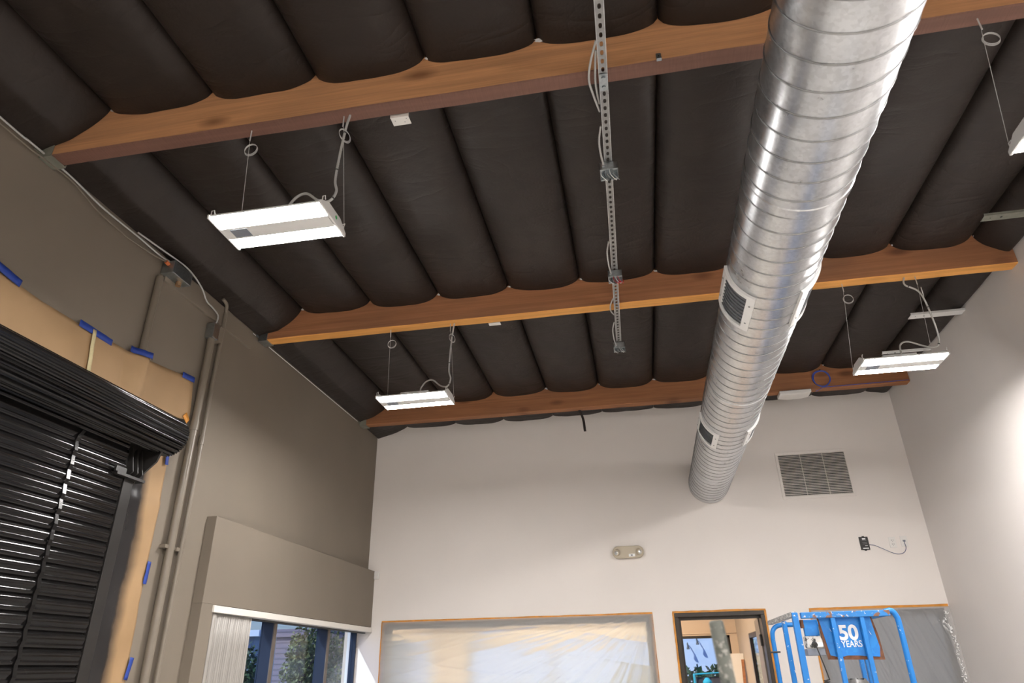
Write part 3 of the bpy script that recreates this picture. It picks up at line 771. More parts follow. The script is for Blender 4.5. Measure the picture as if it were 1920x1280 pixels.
# access point
t = thing('access_point', 'white wedge shaped device under the far beam right of the duct', 'access point', (1.865, 7.422, 4.308))
q = MB(); q.prism([(-.165, -.085, 0), (.165, -.085, 0), (.165, -.085, -.035), (.08, -.085, -.050), (-.06, -.085, -.052), (-.165, -.085, -.038)], (0, .17, 0)); q.build('device_body', M['white_plastic'], t, bevel=.006)
q = MB(); q.box(-.16, .16, -.087, -.085, -.008, -.004); q.build('seam_line', M['grey_print'], t)
# blue cable coil and run
t = thing('cable_coil', 'coil of blue network cable hung on the far beam', 'cable', (2.165, 7.362, 4.420))
q = MB(); pts = []
for k in range(4*28):
    a = 2*PI*k/28; r = .090+.006*math.sin(k*.37)
    pts.append((math.cos(a)*r+.004*math.sin(k*.11), -.006-.004*math.sin(k*.21), math.sin(a)*r))
q.tube(pts, .0034, 6); q.build('coiled_cable', M['blue_cable'], t)
q = MB(); q.tube(spline([(-.09, -.004, -.145), (-.03, -.006, -.118), (.02, -.006, -.102), (.2, -.004, -.100), (.45, -.004, -.098), (.7, -.004, -.096), (.87, -.004, -.095)], 8), .003, 6); q.build('cable_tail', M['blue_cable'], t)
q = MB(); q.tube([(.0, -.02, .098), (.006, -.012, .10), (0, -.002, .1)], .007, 6); q.build('cable_tie', M['dark_wire'], t)
# steel straps carrying insulation by the right wall
G = 'steel straps under the insulation beside the right wall'
def strap(x0, y, z, w, label, m):
    t = thing('steel_strap', label, 'strap', (x0, y, z), G)
    q = MB(); q.box(0, XR-.002-x0, -w/2, w/2, 0, .004); q.box(0, XR-.002-x0, -w/2, -w/2+.003, .004, .02); q.build('strap_plate', m, t)
    for x in (.05, .12):
        q = MB(); q.tube([(x, 0, -.001), (x, 0, .001)], .008 if x > .1 else .004, 8); q.build('strap_hole', M['slot_dark'], t)
strap(2.60, 5.92, 4.385, .085, 'white steel strap at the right wall just behind the middle beam', M['white_metal'])
strap(2.60, 6.72, 4.385, .03, 'thin pale strap at the right wall above the hanging light', M['white_metal'])
strap(2.60, 4.42, 4.385, .07, 'brownish strap at the right wall just before the middle beam', M['hanger'])

# ------------------------------------------------------------------ left wall: roll up door, paper, tape, pipes
CX, CZ, CR = -3.022, 3.052, .132
door = thing('roll_up_door', 'glossy black rolling shutter door on the taupe left wall', 'shutter door', (-3.1, 1.8, 0))
o = Vector(door.location)
q = MB()   # curtain, corrugated profile extruded along the wall
pitch = .083; prof = []
for k in range(36):
    z = k*pitch
    for dx, dz in ((0, 0), (.006, .003), (.013, .010), (.014, .020), (.009, .027), (.009, .030), (.014, .037), (.018, .050), (.016, .066), (.009, .077), (.001, .081)):
        if z+dz < 2.98: prof.append((-3.128+dx, z+dz+.004))
vs = [Vector((x, y, z))-o for y in (-.05, 3.655) for x, z in prof]; n = len(prof)
q.add(vs, [(i, i+1, n+i+1, n+i) for i in range(n-1)])
q.build('slat_curtain', M['gloss_black'], door, smooth='auto')
q = MB()   # coil of slats above
ny = 2; prof = []
for k in range(22):
    a0 = 2*PI*k/22
    for da, dr in ((0, -.008), (.03, -.001), (.09, .003), (.14, -.002), (.16, -.003), (.20, .003), (.25, .002), (.275, -.006)):
        prof.append((CX+(CR+dr-.003)*math.cos(a0+da), CZ+(CR+dr-.003)*math.sin(a0+da)))
n = len(prof)
vs = [Vector((x, y, z))-o for y in (-.2, 3.90) for x, z in prof]
q.add(vs, [(i, (i+1) % n, n+(i+1) % n, n+i) for i in range(n)])
q.build('slat_coil', M['gloss_black'], door, smooth='auto')
q = MB()   # spiral of layers at the coil end
for k in range(4):
    r = CR-.016-.026*k; q.tube(ring_pts(Vector((CX, 3.893-.002*k, CZ))-o, r, (1, 0, 0), (0, 0, 1), 30), .008, 6, closed=True)
q.tube([Vector((CX, 3.80, CZ))-o, Vector((CX, 3.895, CZ))-o], CR-.02, 30)
q.build('coil_end', M['satin_black'], door)
q = MB(); q.tube([Vector((CX, 3.88, CZ))-o, Vector((CX, 3.96, CZ))-o], .022, 14); q.build('coil_shaft', M['satin_black'], door)
q = MB(); q.box(-3.172-o.x, -3.112-o.x, 3.668-o.y, 3.752-o.y, 0, 2.735); q.box(-3.172-o.x, -3.150-o.x, 3.60-o.y, 3.668-o.y, 0, 2.735)
q.build('guide_rail', M['satin_black'], door, bevel=.002)
q = MB()   # bracket: end plate with ribs
q.prism([Vector(p)-o for p in ((-3.152, 3.80, 2.735), (-3.02, 3.80, 2.86), (-2.985, 3.80, 2.96), (-3.152, 3.80, 3.0))], (0, .014, 0))
q.box(-3.152-o.x, -3.08-o.x, 3.56-o.y, 3.814-o.y, 2.725-o.z, 2.742-o.z)
q.box(-3.152-o.x, -3.135-o.x, 3.66-o.y, 3.80-o.y, 2.74, 3.0)
for a in (0, .045, .09): q.obox(Vector((-3.13, 3.69+a, 2.82))-o, (.03, 0, .03), (0, .004, 0), (-.02, 0, .08))
q.box(-3.10-o.x, -3.085-o.x, 3.55-o.y, 3.64-o.y, 2.742, 2.775)
q.build('coil_bracket', M['satin_black'], door)
q = MB()   # taped strap down the slats
sp_ = [(-3.100, 3.255, 2.90)]
for k in range(0, 34):
    z = 2.86-.083*k
    sp_ += [(-3.104, 3.235+.004*fbm(k*.6, 0), z), (-3.112, 3.235+.004*fbm(k*.6, 1), z-.03)]
for i in range(len(sp_)-1):
    a, c = Vector(sp_[i])-o, Vector(sp_[i+1])-o
    if c.z < .02: break
    q.add([a+Vector((0, -.012, 0)), a+Vector((0, .012, 0)), c+Vector((0, .012, 0)), c+Vector((0, -.012, 0))], [(0, 1, 2, 3)])
q.build('slat_strap', M['strap_black'], door, solid=.004)

# kraft paper sheets
def paper(name, y0, y1, ztop, zbot, label, nu, nv, edge):
    def fn(u, v):
        ya, yb = edge(v)
        y = ya+(yb-ya)*u
        z = zbot(y)+(ztop(y)-zbot(y))*v
        w = (.4 if z > 2.66 and y > 3.7 and z < 3.205 else 1.0)*.006+.010*(.2 if z > 2.66 and y > 3.7 and z < 3.205 else 1.0)*abs(fbm(y*2.2, z*1.6, 3.1, 3))+.006*fbm(y*7, z*3, 8)
        ridge = .060*max(0, min(1, (.085-abs(y-3.605))/.045)) if z > 3.0 else 0
        return (XL+.004+max(.002, w)+ridge, y, z)
    q = MB(); q.grid(fn, nu, nv)
    return tag(q.build(name, M['kraft'], smooth=True, solid=.0006), label, 'masking paper', 'brown masking paper around the shutter')
def zt(y):
    P = [(-.3, 3.55), (2.5, 3.540), (2.8, 3.517), (3.3, 3.517), (3.55, 3.532), (3.7, 3.552), (4.1, 3.60), (4.25, 3.63)]
    for i in range(len(P)-1):
        if P[i][0] <= y <= P[i+1][0]:
            t = (y-P[i][0])/(P[i+1][0]-P[i][0]); return P[i][1]+(P[i+1][1]-P[i][1])*t
    return P[-1][1] if y > 4 else P[0][1]
paper('kraft_paper', 0, 4.2, zt, lambda y: 3.215 if y < 3.88 else 3.215+.08*min(1, (y-3.88)/.3), 'brown kraft masking paper band taped above the black shutter', 110, 12, lambda v: (-.3, 4.235-.045*v))
paper('kraft_paper', 3.7, 4.1, lambda y: 3.20, lambda y: .5, 'brown kraft masking paper strip taped down beside the black shutter', 24, 90, lambda v: (3.77, 4.145-.065*v**2+.010*math.sin(v*9)))
G = 'blue tape pieces on the masking paper'
def tape(m, y0, z0, y1, z1, w, label, group=G, name='tape_piece', off=.022):
    a = Vector((XL+off, y0, z0)); c = Vector((XL+off, y1, z1)); d = (c-a).normalized(); nrm = Vector((0, -d.z, d.y))*w/2
    q = MB(); n = 8
    def fn(u, v): 
        p = a+(c-a)*u+nrm*(2*v-1); p.x += .003*fbm(p.y*20, p.z*20); return p
    q.grid(fn, n, 2)
    return tag(q.build(name, M[m], solid=.0008, smooth=True), label, 'tape', group)
tape('blue_tape', 2.40, 3.575, 2.635, 3.535, .045, 'blue tape piece at the left edge of the photo on the paper top')
tape('blue_tape', 3.07, 3.522, 3.345, 3.515, .042, 'long blue tape piece above the cream tape strip')
q = MB(); q.grid(lambda u, v: (XL+.030+.060*max(0, min(1, (.085-abs(3.50+.165*u-3.605))/.045)), 3.50+.165*u, 3.535+.035*(abs(u-.45))+.042*(v-.5)), 14, 2)
tag(q.build('tape_piece', M['blue_tape'], solid=.001, smooth=True), 'blue tape piece folded over the painted pipe', 'tape', G)
tape('blue_tape', 4.055, 3.595, 4.195, 3.605, .042, 'blue tape piece at the top right corner of the paper')
tape('blue_tape', 4.072, 2.995, 4.082, 2.925, .035, 'small blue tape piece just under the end of the black coil')
tape('blue_tape', 4.118, 2.285, 4.110, 2.145, .034, 'blue tape piece halfway down the paper strip edge')
tape('blue_tape', 4.140, 1.715, 4.118, 1.59, .034, 'lowest blue tape piece on the paper strip edge')
tape('cream_tape', 3.187, 3.53, 3.222, 3.27, .030, 'cream masking tape strip running down the brown paper', None, off=.026)
tape('orange_tape', 4.165, 3.325, 4.215, 3.285, .05, 'small orange tape corner above the end of the coil', None)

# painted pipes and boxes on the left wall
def pipe(y, r, z0, z1, label, m, x=None, coup=None):
    x = XL+r+.012 if x is None else x
    t = thing('conduit_pipe', label, 'pipe', (x, y, z0), 'painted conduits on the left wall')
    q = MB(); q.tube([(0, 0, 0), (0, 0, z1-z0)], r, 20); q.build('pipe', m, t, smooth='auto')
    for z in (coup or []):
        q = MB(); q.tube([(0, 0, z-z0-.035), (0, 0, z-z0+.035)], r+.004, 20); q.build('coupling', m, t, smooth='auto')
    for z in (1.2, 2.4):
        if z0 < z < z1:
            q = MB(); q.box(-r-.012, r*.2, -r-.035, r+.02, z-z0-.012, z-z0+.012); q.build('pipe_strap', m, t)
    return t
pipe(4.27, .027, 0, 3.985, 'thicker taupe conduit running up the left wall to a steel box', M['taupe_pipe'], coup=[3.27])
pipe(4.40, .017, 0, 4.27, 'thinner taupe conduit beside the thicker one on the left wall', M['taupe_pipe'], coup=[3.20])
pipe(3.605, .024, 3.24, 4.16, 'short taupe pipe going down behind the brown masking paper', M['taupe_pipe'], x=XL+.027)
t = thing('wall_box', 'steel box on top of the thicker taupe conduit', 'junction box', (XL+.004, 4.29, 3.985))
q = MB(); q.box(0, .07, -.06, .06, 0, .125); q.build('case', M['steel_box'], t, bevel=.003)
q = MB(); q.box(.002, .074, .012, .064, -.001, .126); q.build('cover', M['taupe_pipe'], t, bevel=.002)
q = MB(); q.tube([(.035, -.02, .0), (.035, -.02, -.03)], [.024, .02], 12); q.build('locknut', M['galv'], t)
t = thing('wall_box', 'grey steel junction box at the ceiling corner above the masking paper', 'junction box', (XL+.006, 3.72, 4.20))
q = MB(); q.box(0, .10, -.10, .11, 0, .10); q.build('case', M['steel_box'], t, bevel=.004)
q = MB(); q.tube([(.05, .04, -.03), (.05, .04, 0)], .02, 10); q.build('brass_fitting', M['copper'], t)
q = MB(); q.tube([(.05, -.13, .075), (.05, -.10, .07)], .014, 10); q.build('orange_bushing', M['orange_conn'], t)
G = 'cables along the top of the left wall'
X1 = XL+.035
cable('armoured_cable', [(X1, .6, 4.335), (X1, 2.2, 4.318), (X1, 2.39, 4.322), (X1, 2.70, 4.322), (X1, 2.98, 4.296), (X1, 3.3, 4.302), (X1, 3.55, 4.300), (XL+.06, 3.64, 4.295)], .006, M['whip'], 'upper armoured cable along the ceiling edge from the left of the photo', group=G)
cable('armoured_cable', [(X1, .6, 4.300), (X1, 2.23, 4.285), (X1, 2.50, 4.292), (X1, 2.71, 4.300), (X1, 2.95, 4.252), (X1, 3.2, 4.240), (X1, 3.35, 4.250), (X1, 3.5, 4.268), (XL+.056, 3.59, 4.275)], .005, M['taupe_pipe'], 'lower sagging taupe cable running to the orange bushing', group=G)
cable('armoured_cable', [(XL+.055, 3.28, 4.312), (XL+.075, 3.5, 4.318), (XL+.10, 3.76, 4.318), (XL+.10, 3.95, 4.27), (XL+.08, 4.07, 4.215), (XL+.05, 4.20, 4.225), (XL+.045, 4.29, 4.20), (XL+.040, 4.285, 4.11)], .006, M['whip'], 'curved armoured cable looping over the junction box down to the steel box', group=G)
cable('flexible_conduit', [(XL+.03, 4.40, 4.25), (XL+.03, 4.40, 4.30), (XL+.05, 4.36, 4.345), (XL+.07, 4.28, 4.345)], .014, M['taupe_pipe'], 'grey flexible conduit hooking over at the top of the thin pipe', 'conduit')
cable('edge_bead', [(XL+.012, 3.86, 4.318), (XL+.012, 4.4, 4.322), (XL+.012, 4.9, 4.325)], .004, M['white_metal'], 'pale thin bead along the ceiling edge before the middle beam', 'edge bead', 'pale edge beads')
cable('edge_bead', [(XL+.008, 5.14, 4.325), (XL+.008, 6.2, 4.327), (XL+.008, 7.28, 4.33)], .004, M['white_metal'], 'pale thin bead along the ceiling edge behind the middle beam', 'edge bead', 'pale edge beads')

# vertical blind
t = thing('vertical_blind', 'ivory vertical blind stacked at the left of the window under a white valance', 'window blind', (-3.14, 6.4, 2.07))
q = MB(); q.box(-3.20+3.14, -3.085+3.14, 4.815-6.4, 7.995-6.4, -.048, .0); q.build('valance', M['valance'], t, bevel=.003)
q = MB(); q.box(-.055, -.02, 4.86-6.4, 7.98-6.4, -.062, -.048); q.build('head_rail', M['satin_black'], t)
for k in range(20):
    y = 4.885-6.4+.0255*k; a = .10+.04*math.sin(k*1.7)
    q = MB(); q.grid(lambda u, v: (-.052+.088*(u), y+a*(u-.5)*.25+.004*math.sin(PI*u)+.003*math.sin(v*3+k), -.055-1.20*v), 4, 6)
    q.build('vane', M['blind'], t, smooth=True, solid=.0012)
q = MB(); q.grid(lambda u, v: (.034+.004*math.sin(PI*u), 4.845-6.4+.045*u, -.055-1.20*v), 4, 6); q.build('vane', M['blind'], t, smooth=True, solid=.0012)

# ------------------------------------------------------------------ back wall things
g = thing('return_grille', 'square white louvred return air grille high on the white wall', 'air grille', (2.045, YB, 3.27))
q = MB(); x0, x1, z0, z1, f = -.388, .388, -.01, .528, .030
q.box(x0, x1, -.010, -.001, z0, z0+f); q.box(x0, x1, -.010, -.001, z1-f, z1); q.box(x0, x0+f, -.010, -.001, z0+f, z1-f); q.box(x1-f, x1, -.010, -.001, z0+f, z1-f)
q.build('grille_frame', M['white_wall'], g, bevel=.002)
q = MB(); q.box(x0+f, x1-f, -.002, -.0005, z0+f, z1-f); q.build('dark_back', M['slot_dark'], g)
q = MB(); nb = 27
for k in range(nb):
    z = z0+f+.006+(z1-z0-2*f-.012)*k/(nb-1)
    q.obox((0, -.006, z), (x1-f, 0, 0), (0, .0042, .0048), (0, -.0006, .0007))
q.build('louvres', M['white_wall'], g)
for x in (-.12, .12):
    q = MB(); q.box(x-.003, x+.003, -.0105, -.0085, z0+f, z1-f); q.build('louvre_rib', M['white_wall'], g)

e = thing('emergency_light', 'beige twin head emergency light on the white wall', 'emergency light', (-.107, YB, 2.77))
q = MB(); W2, H2 = .175, .066
poly = []
for cx, a0 in ((W2-H2, -PI/2), (-W2+H2, PI/2)):
    for k in range(13):
        a = a0+PI*k/12; poly.append((cx+H2*math.cos(a), -.001, H2*math.sin(a)))
q.prism(poly, (0, -.058, 0)); q.build('case', M['beige_plastic'], e, bevel=.012)
for s in (-1, 1):
    q = MB(); c = Vector((s*.120, -.058, -.002)); q.tube([c, c+Vector((s*.012, -.022, -.004))], [.040, .030], 20); q.build('lamp_head', M['beige_plastic'], e, smooth='auto')
    q = MB(); c2 = c+Vector((s*.012, -.022, -.004)); q.tube([c2, c2+Vector((s*.002, -.004, 0))], [.024, .018], 18); q.build('lamp_lens', M['lamp_lens'], e, smooth='auto')
q = MB(); q.box(.005, .075, -.0605, -.0585, -.052, -.022); q.build('rating_label', M['print_white'], e)
q = MB(); q.box(.028, .048, -.0612, -.0604, -.046, -.030); q.build('label_print', M['grey_print'], e)

k_ = thing('control_plate', 'black rectangular plate with white print on the white wall', 'wall plate', (2.392, YB, 2.752))
q = MB(); q.box(-.045, .045, -.012, -.001, -.067, .067); q.box(-.012, .012, -.008, -.001, .067, .076); q.box(-.012, .012, -.008, -.001, -.076, -.067); q.build('plate', M['black_plastic'], k_, bevel=.002)
q = MB(); q.box(-.016, .018, -.0130, -.0118, .038, .053); q.box(.001, .027, -.0130, -.0118, -.028, -.023); q.box(-.025, .033, -.0130, -.0118, -.057, -.047); q.build('white_print', M['print_white'], k_)
q = MB()
for z in (.030, .008, -.006): q.box(-.02, .025, -.0128, -.0118, z-.0015, z+.0015)
q.build('grey_print', M['grey_print'], k_)
q = MB(); q.box(.045, .054, -.012, -.002, -.022, -.012); q.build('cable_jack', M['grey_print'], k_)
p = thing('outlet_plate', 'white duplex outlet plate on the white wall', 'outlet', (2.675, YB, 2.75))
q = MB(); q.box(-.034, .034, -.006, -.001, -.055, .055); q.build('plate', M['white_plastic'], p, bevel=.002)
for z in (.02, -.02):
    for x in (-.008, .008):
        q = MB(); q.box(x-.002, x+.002, -.0075, -.0058, z-.006, z+.008); q.build('socket_slot', M['grey_print'], p)
    q = MB(); q.tube([(0, -.0058, z-.012), (0, -.0075, z-.012)], .003, 8); q.build('ground_hole', M['grey_print'], p)
p = thing('data_plate', 'white data wall plate with a blue plug', 'wall plate', (2.79, YB, 2.755))
q = MB(); q.box(-.034, .034, -.006, -.001, -.055, .055); q.build('plate', M['white_plastic'], p, bevel=.002)
q = MB(); q.box(-.013, .013, -.010, -.0055, -.004, .014); q.build('jack', M['grey_paint'], p)
cable('network_cable', [(2.447, YB-.008, 2.735), (2.49, YB-.02, 2.722), (2.56, YB-.03, 2.682), (2.64, YB-.03, 2.640), (2.70, YB-.03, 2.625), (2.755, YB-.028, 2.640), (2.785, YB-.025, 2.685), (2.785, YB-.02, 2.73), (2.79, YB-.013, 2.757)], .0028, M['navy_cable'], 'short dark blue network cable drooping between the black plate and data plate')
s_ = thing('corner_sensor', 'small white sensor box beside the end of the taupe panel', 'sensor', (-3.072, YB, 2.64))
q = MB(); q.box(-.026, .03, -.03, -.001, -.043, .043); q.build('case', M['white_plastic'], s_, bevel=.005)
q = MB(); q.box(-.01, .014, -.0315, -.0295, -.03, -.012); q.build('lens', M['valance'], s_)

# plastic sheets
def sheet(name, m, x0, x1, z0, z1, label, corner, amp, nu, nv, sag):
    cx, cz = corner
    def fn(u, v):
        x = x0+(x1-x0)*u; z = z0+(z1-z0)*v
        e_ = min(1, min(u, 1-u)*(x1-x0)/.06)*min(1, (1-v)*(z1-z0)/.05)
        a = math.atan2(cz+.05-z, cx-x); r = math.hypot(cx-x, cz-z)
        f = (1-abs(fbm(a*7, r*.45, 2.0, 2)))**3+.5*(1-abs(fbm(a*19, r*.7, 5.0, 2)))**3
        f2 = (1-abs(fbm(x*.5+z*3.2, z*1.6-x*.25, 9.0, 3)))**4
        return (x, YB-.012-amp*e_*(.55*f*min(1.0, .25+r*.8)+.5*f2), z)
    q = MB(); q.grid(fn, nu, nv)
    return tag(q.build(name, m, smooth=True), label, 'plastic sheet')
sheet('plastic_sheet', M['film'], -2.965, .090, .3, 2.122, 'pale wrinkled plastic sheet taped over the wide opening in the white wall', (.09, 2.14), .030, 420, 240, .02)
def sheet2():
    def fn(u, v):
        x = 1.715+(3.047-1.715)*u; z = .3+(2.105-.3)*v
        e_ = min(1, min(u, 1-u)*1.3/.06)*min(1, (1-v)*1.8/.05)
        f = (1-abs(fbm((x+z*.36)*5.0, z*.45, 3.0, 2)))**3+.45*(1-abs(fbm((x+z*.30)*14, z*.6, 6.0, 2)))**3
        return (x, YB-.012-.020*e_*f, z)
    q = MB(); q.grid(fn, 160, 110)
    return tag(q.build('plastic_sheet', M['film_dark'], smooth=True), 'grey plastic sheet taped over the doorway behind the blue lift', 'plastic sheet')
sh2 = sheet2()
q = MB(); r = random.Random(8)
for k in range(150):
    tt = r.random()**1.0; z = 2.06-.75*tt; x = 3.02-.045*r.random()-.05*(.08 < tt < .30)*r.random()*2
    s1 = .002+.006*r.random()*(1.7 if .10 < tt < .28 else .55)
    q.obox((x, YB-.030-.004*r.random(), z), (s1, 0, s1*r.uniform(-.5, .5)), (0, .0012, 0), (-s1*.4, 0, s1*r.uniform(.6, 1.8)))
f_ = q.build('paint_splatter', M['print_white'], sh2); f_['label'] = 'white paint splatter along the right edge'
G = 'orange masking tape strips on the white wall'
def otape(x0, x1, z0, z1, label, y=None):
    y = YB-.0325 if y is None else y
    q = MB(); n = 24
    if x1-x0 > z1-z0: fn = lambda u, v: (x0+(x1-x0)*u, YB-.006, z0+(z1-z0)*v+.004*fbm(u*9+x0, v*.5))
    else: fn = lambda u, v: (x0+(x1-x0)*v+.003*fbm(u*9+x0, v*.5), YB-.006, z0+(z1-z0)*u)
    q.grid(fn, n, 1)
    return tag(q.build('tape_strip', M['orange_tape'], solid=.001), label, 'tape', G)
otape(-2.975, .092, 2.112, 2.137, 'orange tape strip along the top of the pale plastic sheet')
otape(-2.978, -2.95, .3, 2.12, 'orange tape strip down the left edge of the pale plastic sheet')
otape(.070, .094, .3, 2.12, 'orange tape strip down the right edge of the pale plastic sheet')
otape(.302, 1.268, 2.121, 2.140, 'orange tape strip above the open office door frame')
otape(.300, .321, 0.02, 2.125, 'orange tape strip down the left side of the office door frame')
otape(1.249, 1.270, 0.02, 2.125, 'orange tape strip down the right side of the office door frame')
otape(1.700, 3.040, 2.100, 2.128, 'orange tape strip along the top of the grey plastic sheet')
otape(1.700, 1.728, .3, 2.10, 'orange tape strip down the left edge of the grey plastic sheet, behind the lift')

# ------------------------------------------------------------------ blue lift
LY, LYB, LZ = 5.60, 6.70, 1.945
lift = thing('platform_lift', 'blue paint spattered platform lift with a 50 years sign before the white wall', 'lift', (1.42, 6.1, 0))
lo = Vector(lift.location)
def lb(name, m, x0, x1, y0, y1, z0, z1, parent=lift, bevel=.004):
    q = MB(); q.box(x0-lo.x, x1-lo.x, y0-lo.y, y1-lo.y, z0, z1); return q.build(name, m, parent, bevel=bevel)
def lt(name, m, pts, r, n=12, parent=lift):
    q = MB(); q.tube([Vector(p)-lo for p in pts], r, n); return q.build(name, m, parent, smooth='auto')
LX0, LX1 = 1.072, 1.775
lb('top_rail', M['lift_top'], LX0+.052, LX1-.045, LY-.02, LY+.02, LZ-.045, LZ-.004)
lb('side_rail', M['lift_silver'], LX0-.012, LX0+.030, LY-.01, LYB, LZ-.03, LZ+.004)
lb('side_rail', M['lift_top'], LX1-.03, LX1+.004, LY+.04, LYB, LZ-.034, LZ)
lb('post', M['lift_blue'], LX0-.010, LX0+.032, LY-.020, LY+.020, .30, LZ-.004)
lb('post', M['lift_blue'], LX0+.000, LX0+.034, LY+.47, LY+.51, .30, LZ-.035)
lt('post', M['lift_blue'], spline([(LX1-.075, LY, LZ-.018), (LX1-.03, LY, LZ-.010), (LX1-.004, LY, LZ-.045), (LX1+.004, LY, LZ-.12), (LX1+.004, LY, LZ-.5), (LX1+.004, LY, .3)], 6), .020)
lt('back_rail', M['lift_blue'], spline([(LX0+.01, LYB, .3), (LX0+.01, LYB, LZ-.30), (LX0+.01, LYB, LZ-.14), (LX0+.025, LYB, LZ-.07), (LX0+.08, LYB, LZ-.035), (LX0+.2, LYB, LZ-.032), (LX1-.1, LYB, LZ-.032), (LX1, LYB, LZ-.03)], 6), .019)
lb('post', M['lift_blue'], LX1-.03, LX1+.004, LYB-.02, LYB+.02, .30, LZ-.02)
for x in (1.338, 1.536):
    lb('baluster', M['lift_blue'], x-.016, x+.016, LY-.016, LY+.016, .30, LZ-.045)
lb('baluster', M['lift_blue'], 1.70, 1.735, 6.35, 6.385, .30, 1.64)
lb('mid_rail', M['lift_blue'], LX0, LX1, LY-.014, LY+.014, 1.00, 1.03)
lb('toe_board', M['lift_blue'], LX0-.01, LX1+.02, LY-.02, LY-.012, .30, .45)
lb('deck', M['grey_paint'], LX0-.01, LX1+.02, LY-.02, LYB+.02, .25, .30)
lb('chassis', M['lift_blue'], LX0+.02, LX1-.02, LY, LYB, .08, .25)
for x in (LX0+.03, LX1-.05):
    for y in (LY+.15, LYB-.15):
        q = MB(); q.tube([(x-lo.x-.02, y-lo.y, .075), (x-lo.x+.03, y-lo.y, .075)], .075, 20); q.build('wheel', M['black_plastic'], lift, smooth='auto')
# the sign sheet with rusty margins
sy = LY+.028
q = MB(); q.prism([Vector(pp)-lo for pp in ((1.240, sy, LZ-.045), (1.245, sy, 1.80), (1.262, sy, 1.628), (1.640, sy, 1.620), (1.632, sy, 1.78), (1.612, sy, LZ-.045))], (0, .006, 0)); sign = q.build('sign_board', M['rust'], lift)
q = MB(); q.prism([Vector(pp)-lo for pp in ((1.248, sy-.003, LZ-.045), (1.262, sy-.003, 1.80), (1.282, sy-.003, 1.655), (1.345, sy-.003, 1.640), (1.40, sy-.003, 1.652), (1.48, sy-.003, 1.650), (1.52, sy-.003, 1.644), (1.61, sy-.003, 1.640), (1.622, sy-.003, 1.70), (1.604, sy-.003, 1.86), (1.600, sy-.003, LZ-.045))], (0, .003, 0)); q.build('sign_face', M['lift_sign'], sign)
def text(body, x, z, size, m, parent, off=0.0, sx=1.0):
    cu = bpy.data.curves.new('lettering', 'FONT'); cu.body = body; cu.size = size; cu.align_x = 'CENTER'; cu.extrude = .0008; cu.offset = off
    tmp = bpy.data.objects.new('tmp', cu); C.objects.link(tmp); bpy.context.view_layer.update()
    me = bpy.data.meshes.new_from_object(tmp.evaluated_get(bpy.context.evaluated_depsgraph_get())); bpy.data.objects.remove(tmp)
    Mx = Matrix.Translation(Vector((x, sy-.0045, z))-lo) @ Matrix.Rotation(PI/2, 4, 'X') @ Matrix.Diagonal((sx, 1, 1, 1))
    me.transform(Mx); me.materials.append(m)
    ob = bpy.data.objects.new('lettering', me); C.objects.link(ob); ob.parent = parent
    return ob
text('50', 1.432, 1.755, .135, M['print_white'], sign, .0045, .98)
text('YEARS', 1.440, 1.706, .060, M['print_white'], sign, .0008, .82)
q = MB()
for a in ((1.312, 1.815, .006, .022), (1.575, 1.79, .005, .024)):
    q.prism([Vector((a[0]-.004, sy-.004, a[1]+a[3]))-lo, Vector((a[0]+.002, sy-.004, a[1]+.01))-lo, Vector((a[0]+.012, sy-.004, a[1]-a[3]*.4))-lo, Vector((a[0]+.004, sy-.004, a[1]-.002))-lo], (0, .0008, 0))
q.build('sign_scratch', M['print_white'], sign)
# control box left of the sign
lb('control_panel', M['lift_sign'], 1.145, 1.245, LY+.06, LY+.10, 1.785, LZ-.05)
q = MB(); q.box(1.128-lo.x, 1.146-lo.x, LY+.055-lo.y, LY+.10-lo.y, 1.84, LZ-.05); q.build('panel_edge', M['rust'], lift)
cb = lb('control_box', M['splat_box'], 1.135, 1.250, LY+.03, LY+.11, 1.705, 1.785, bevel=.010)
q = MB(); q.box(1.205-lo.x, 1.245-lo.x, LY+.022-lo.y, LY+.03-lo.y, 1.712, 1.742); q.build('white_socket', M['print_white'], cb)
q = MB(); q.tube([Vector((1.190, LY+.03, 1.735))-lo, Vector((1.190, LY+.005, 1.725))-lo], .016, 10); q.build('toggle_switch', M['dark_wire'], cb)
lb('box_tray', M['grey_paint'], 1.130, 1.258, LY+.03, LY+.13, 1.655, 1.702, bevel=.006)
q = MB(); q.tube([Vector(pp)-lo for pp in spline([(1.19, LY+.004, 1.725), (1.205, LY, 1.66), (1.228, LY+.01, 1.56), (1.242, LY+.02, 1.50)], 6)], .0045, 6)
pts = [Vector((1.222+.018*math.cos(k*2*PI/12), LY+.02+.018*math.sin(k*2*PI/12), 1.50-.012*k/12))-lo for k in range(12*9)]
q.tube(pts, .004, 6); q.build('coiled_cord', M['dark_wire'], lift)
q = MB()
for k in range(7):
    z = 1.505-.030*k
    q.tube(ring_pts(Vector((LX0+.052+.002*k, LYB-.5, z))-lo, .011, (1, 0, 0) if k % 2 else (0, 1, 0), (0, 0, 1.5), 10), .0028, 5, closed=True)
q.build('chain', M['wire'], lift)
q = MB(); q.tube([Vector((LX0-.03, LYB-.02, LZ-.245))-lo, Vector((LX0+.05, LYB-.02, LZ-.245))-lo], .007, 8); q.build('pin_bolt', M['dark_wire'], lift)
# crumpled grey bag on the deck
q = MB()
def bagf(u, v):
    a = 2*PI*u; r = (.125+.018*fbm(math.cos(a)*2, math.sin(a)*2, v*3))*(1-.12*v)*(1.0 if v < .93 else 1-(v-.93)*6)
    return (1.50+r*1.15*math.cos(a), 5.98+r*math.sin(a), .302+1.195*v+.012*fbm(math.cos(a)*3, math.sin(a)*3, 2)*v)
q.grid(bagf, 40, 30); tag(q.build('crumpled_bag', M['crumple'], smooth=True), 'dark grey crumpled bag standing inside the lift basket', 'bag')

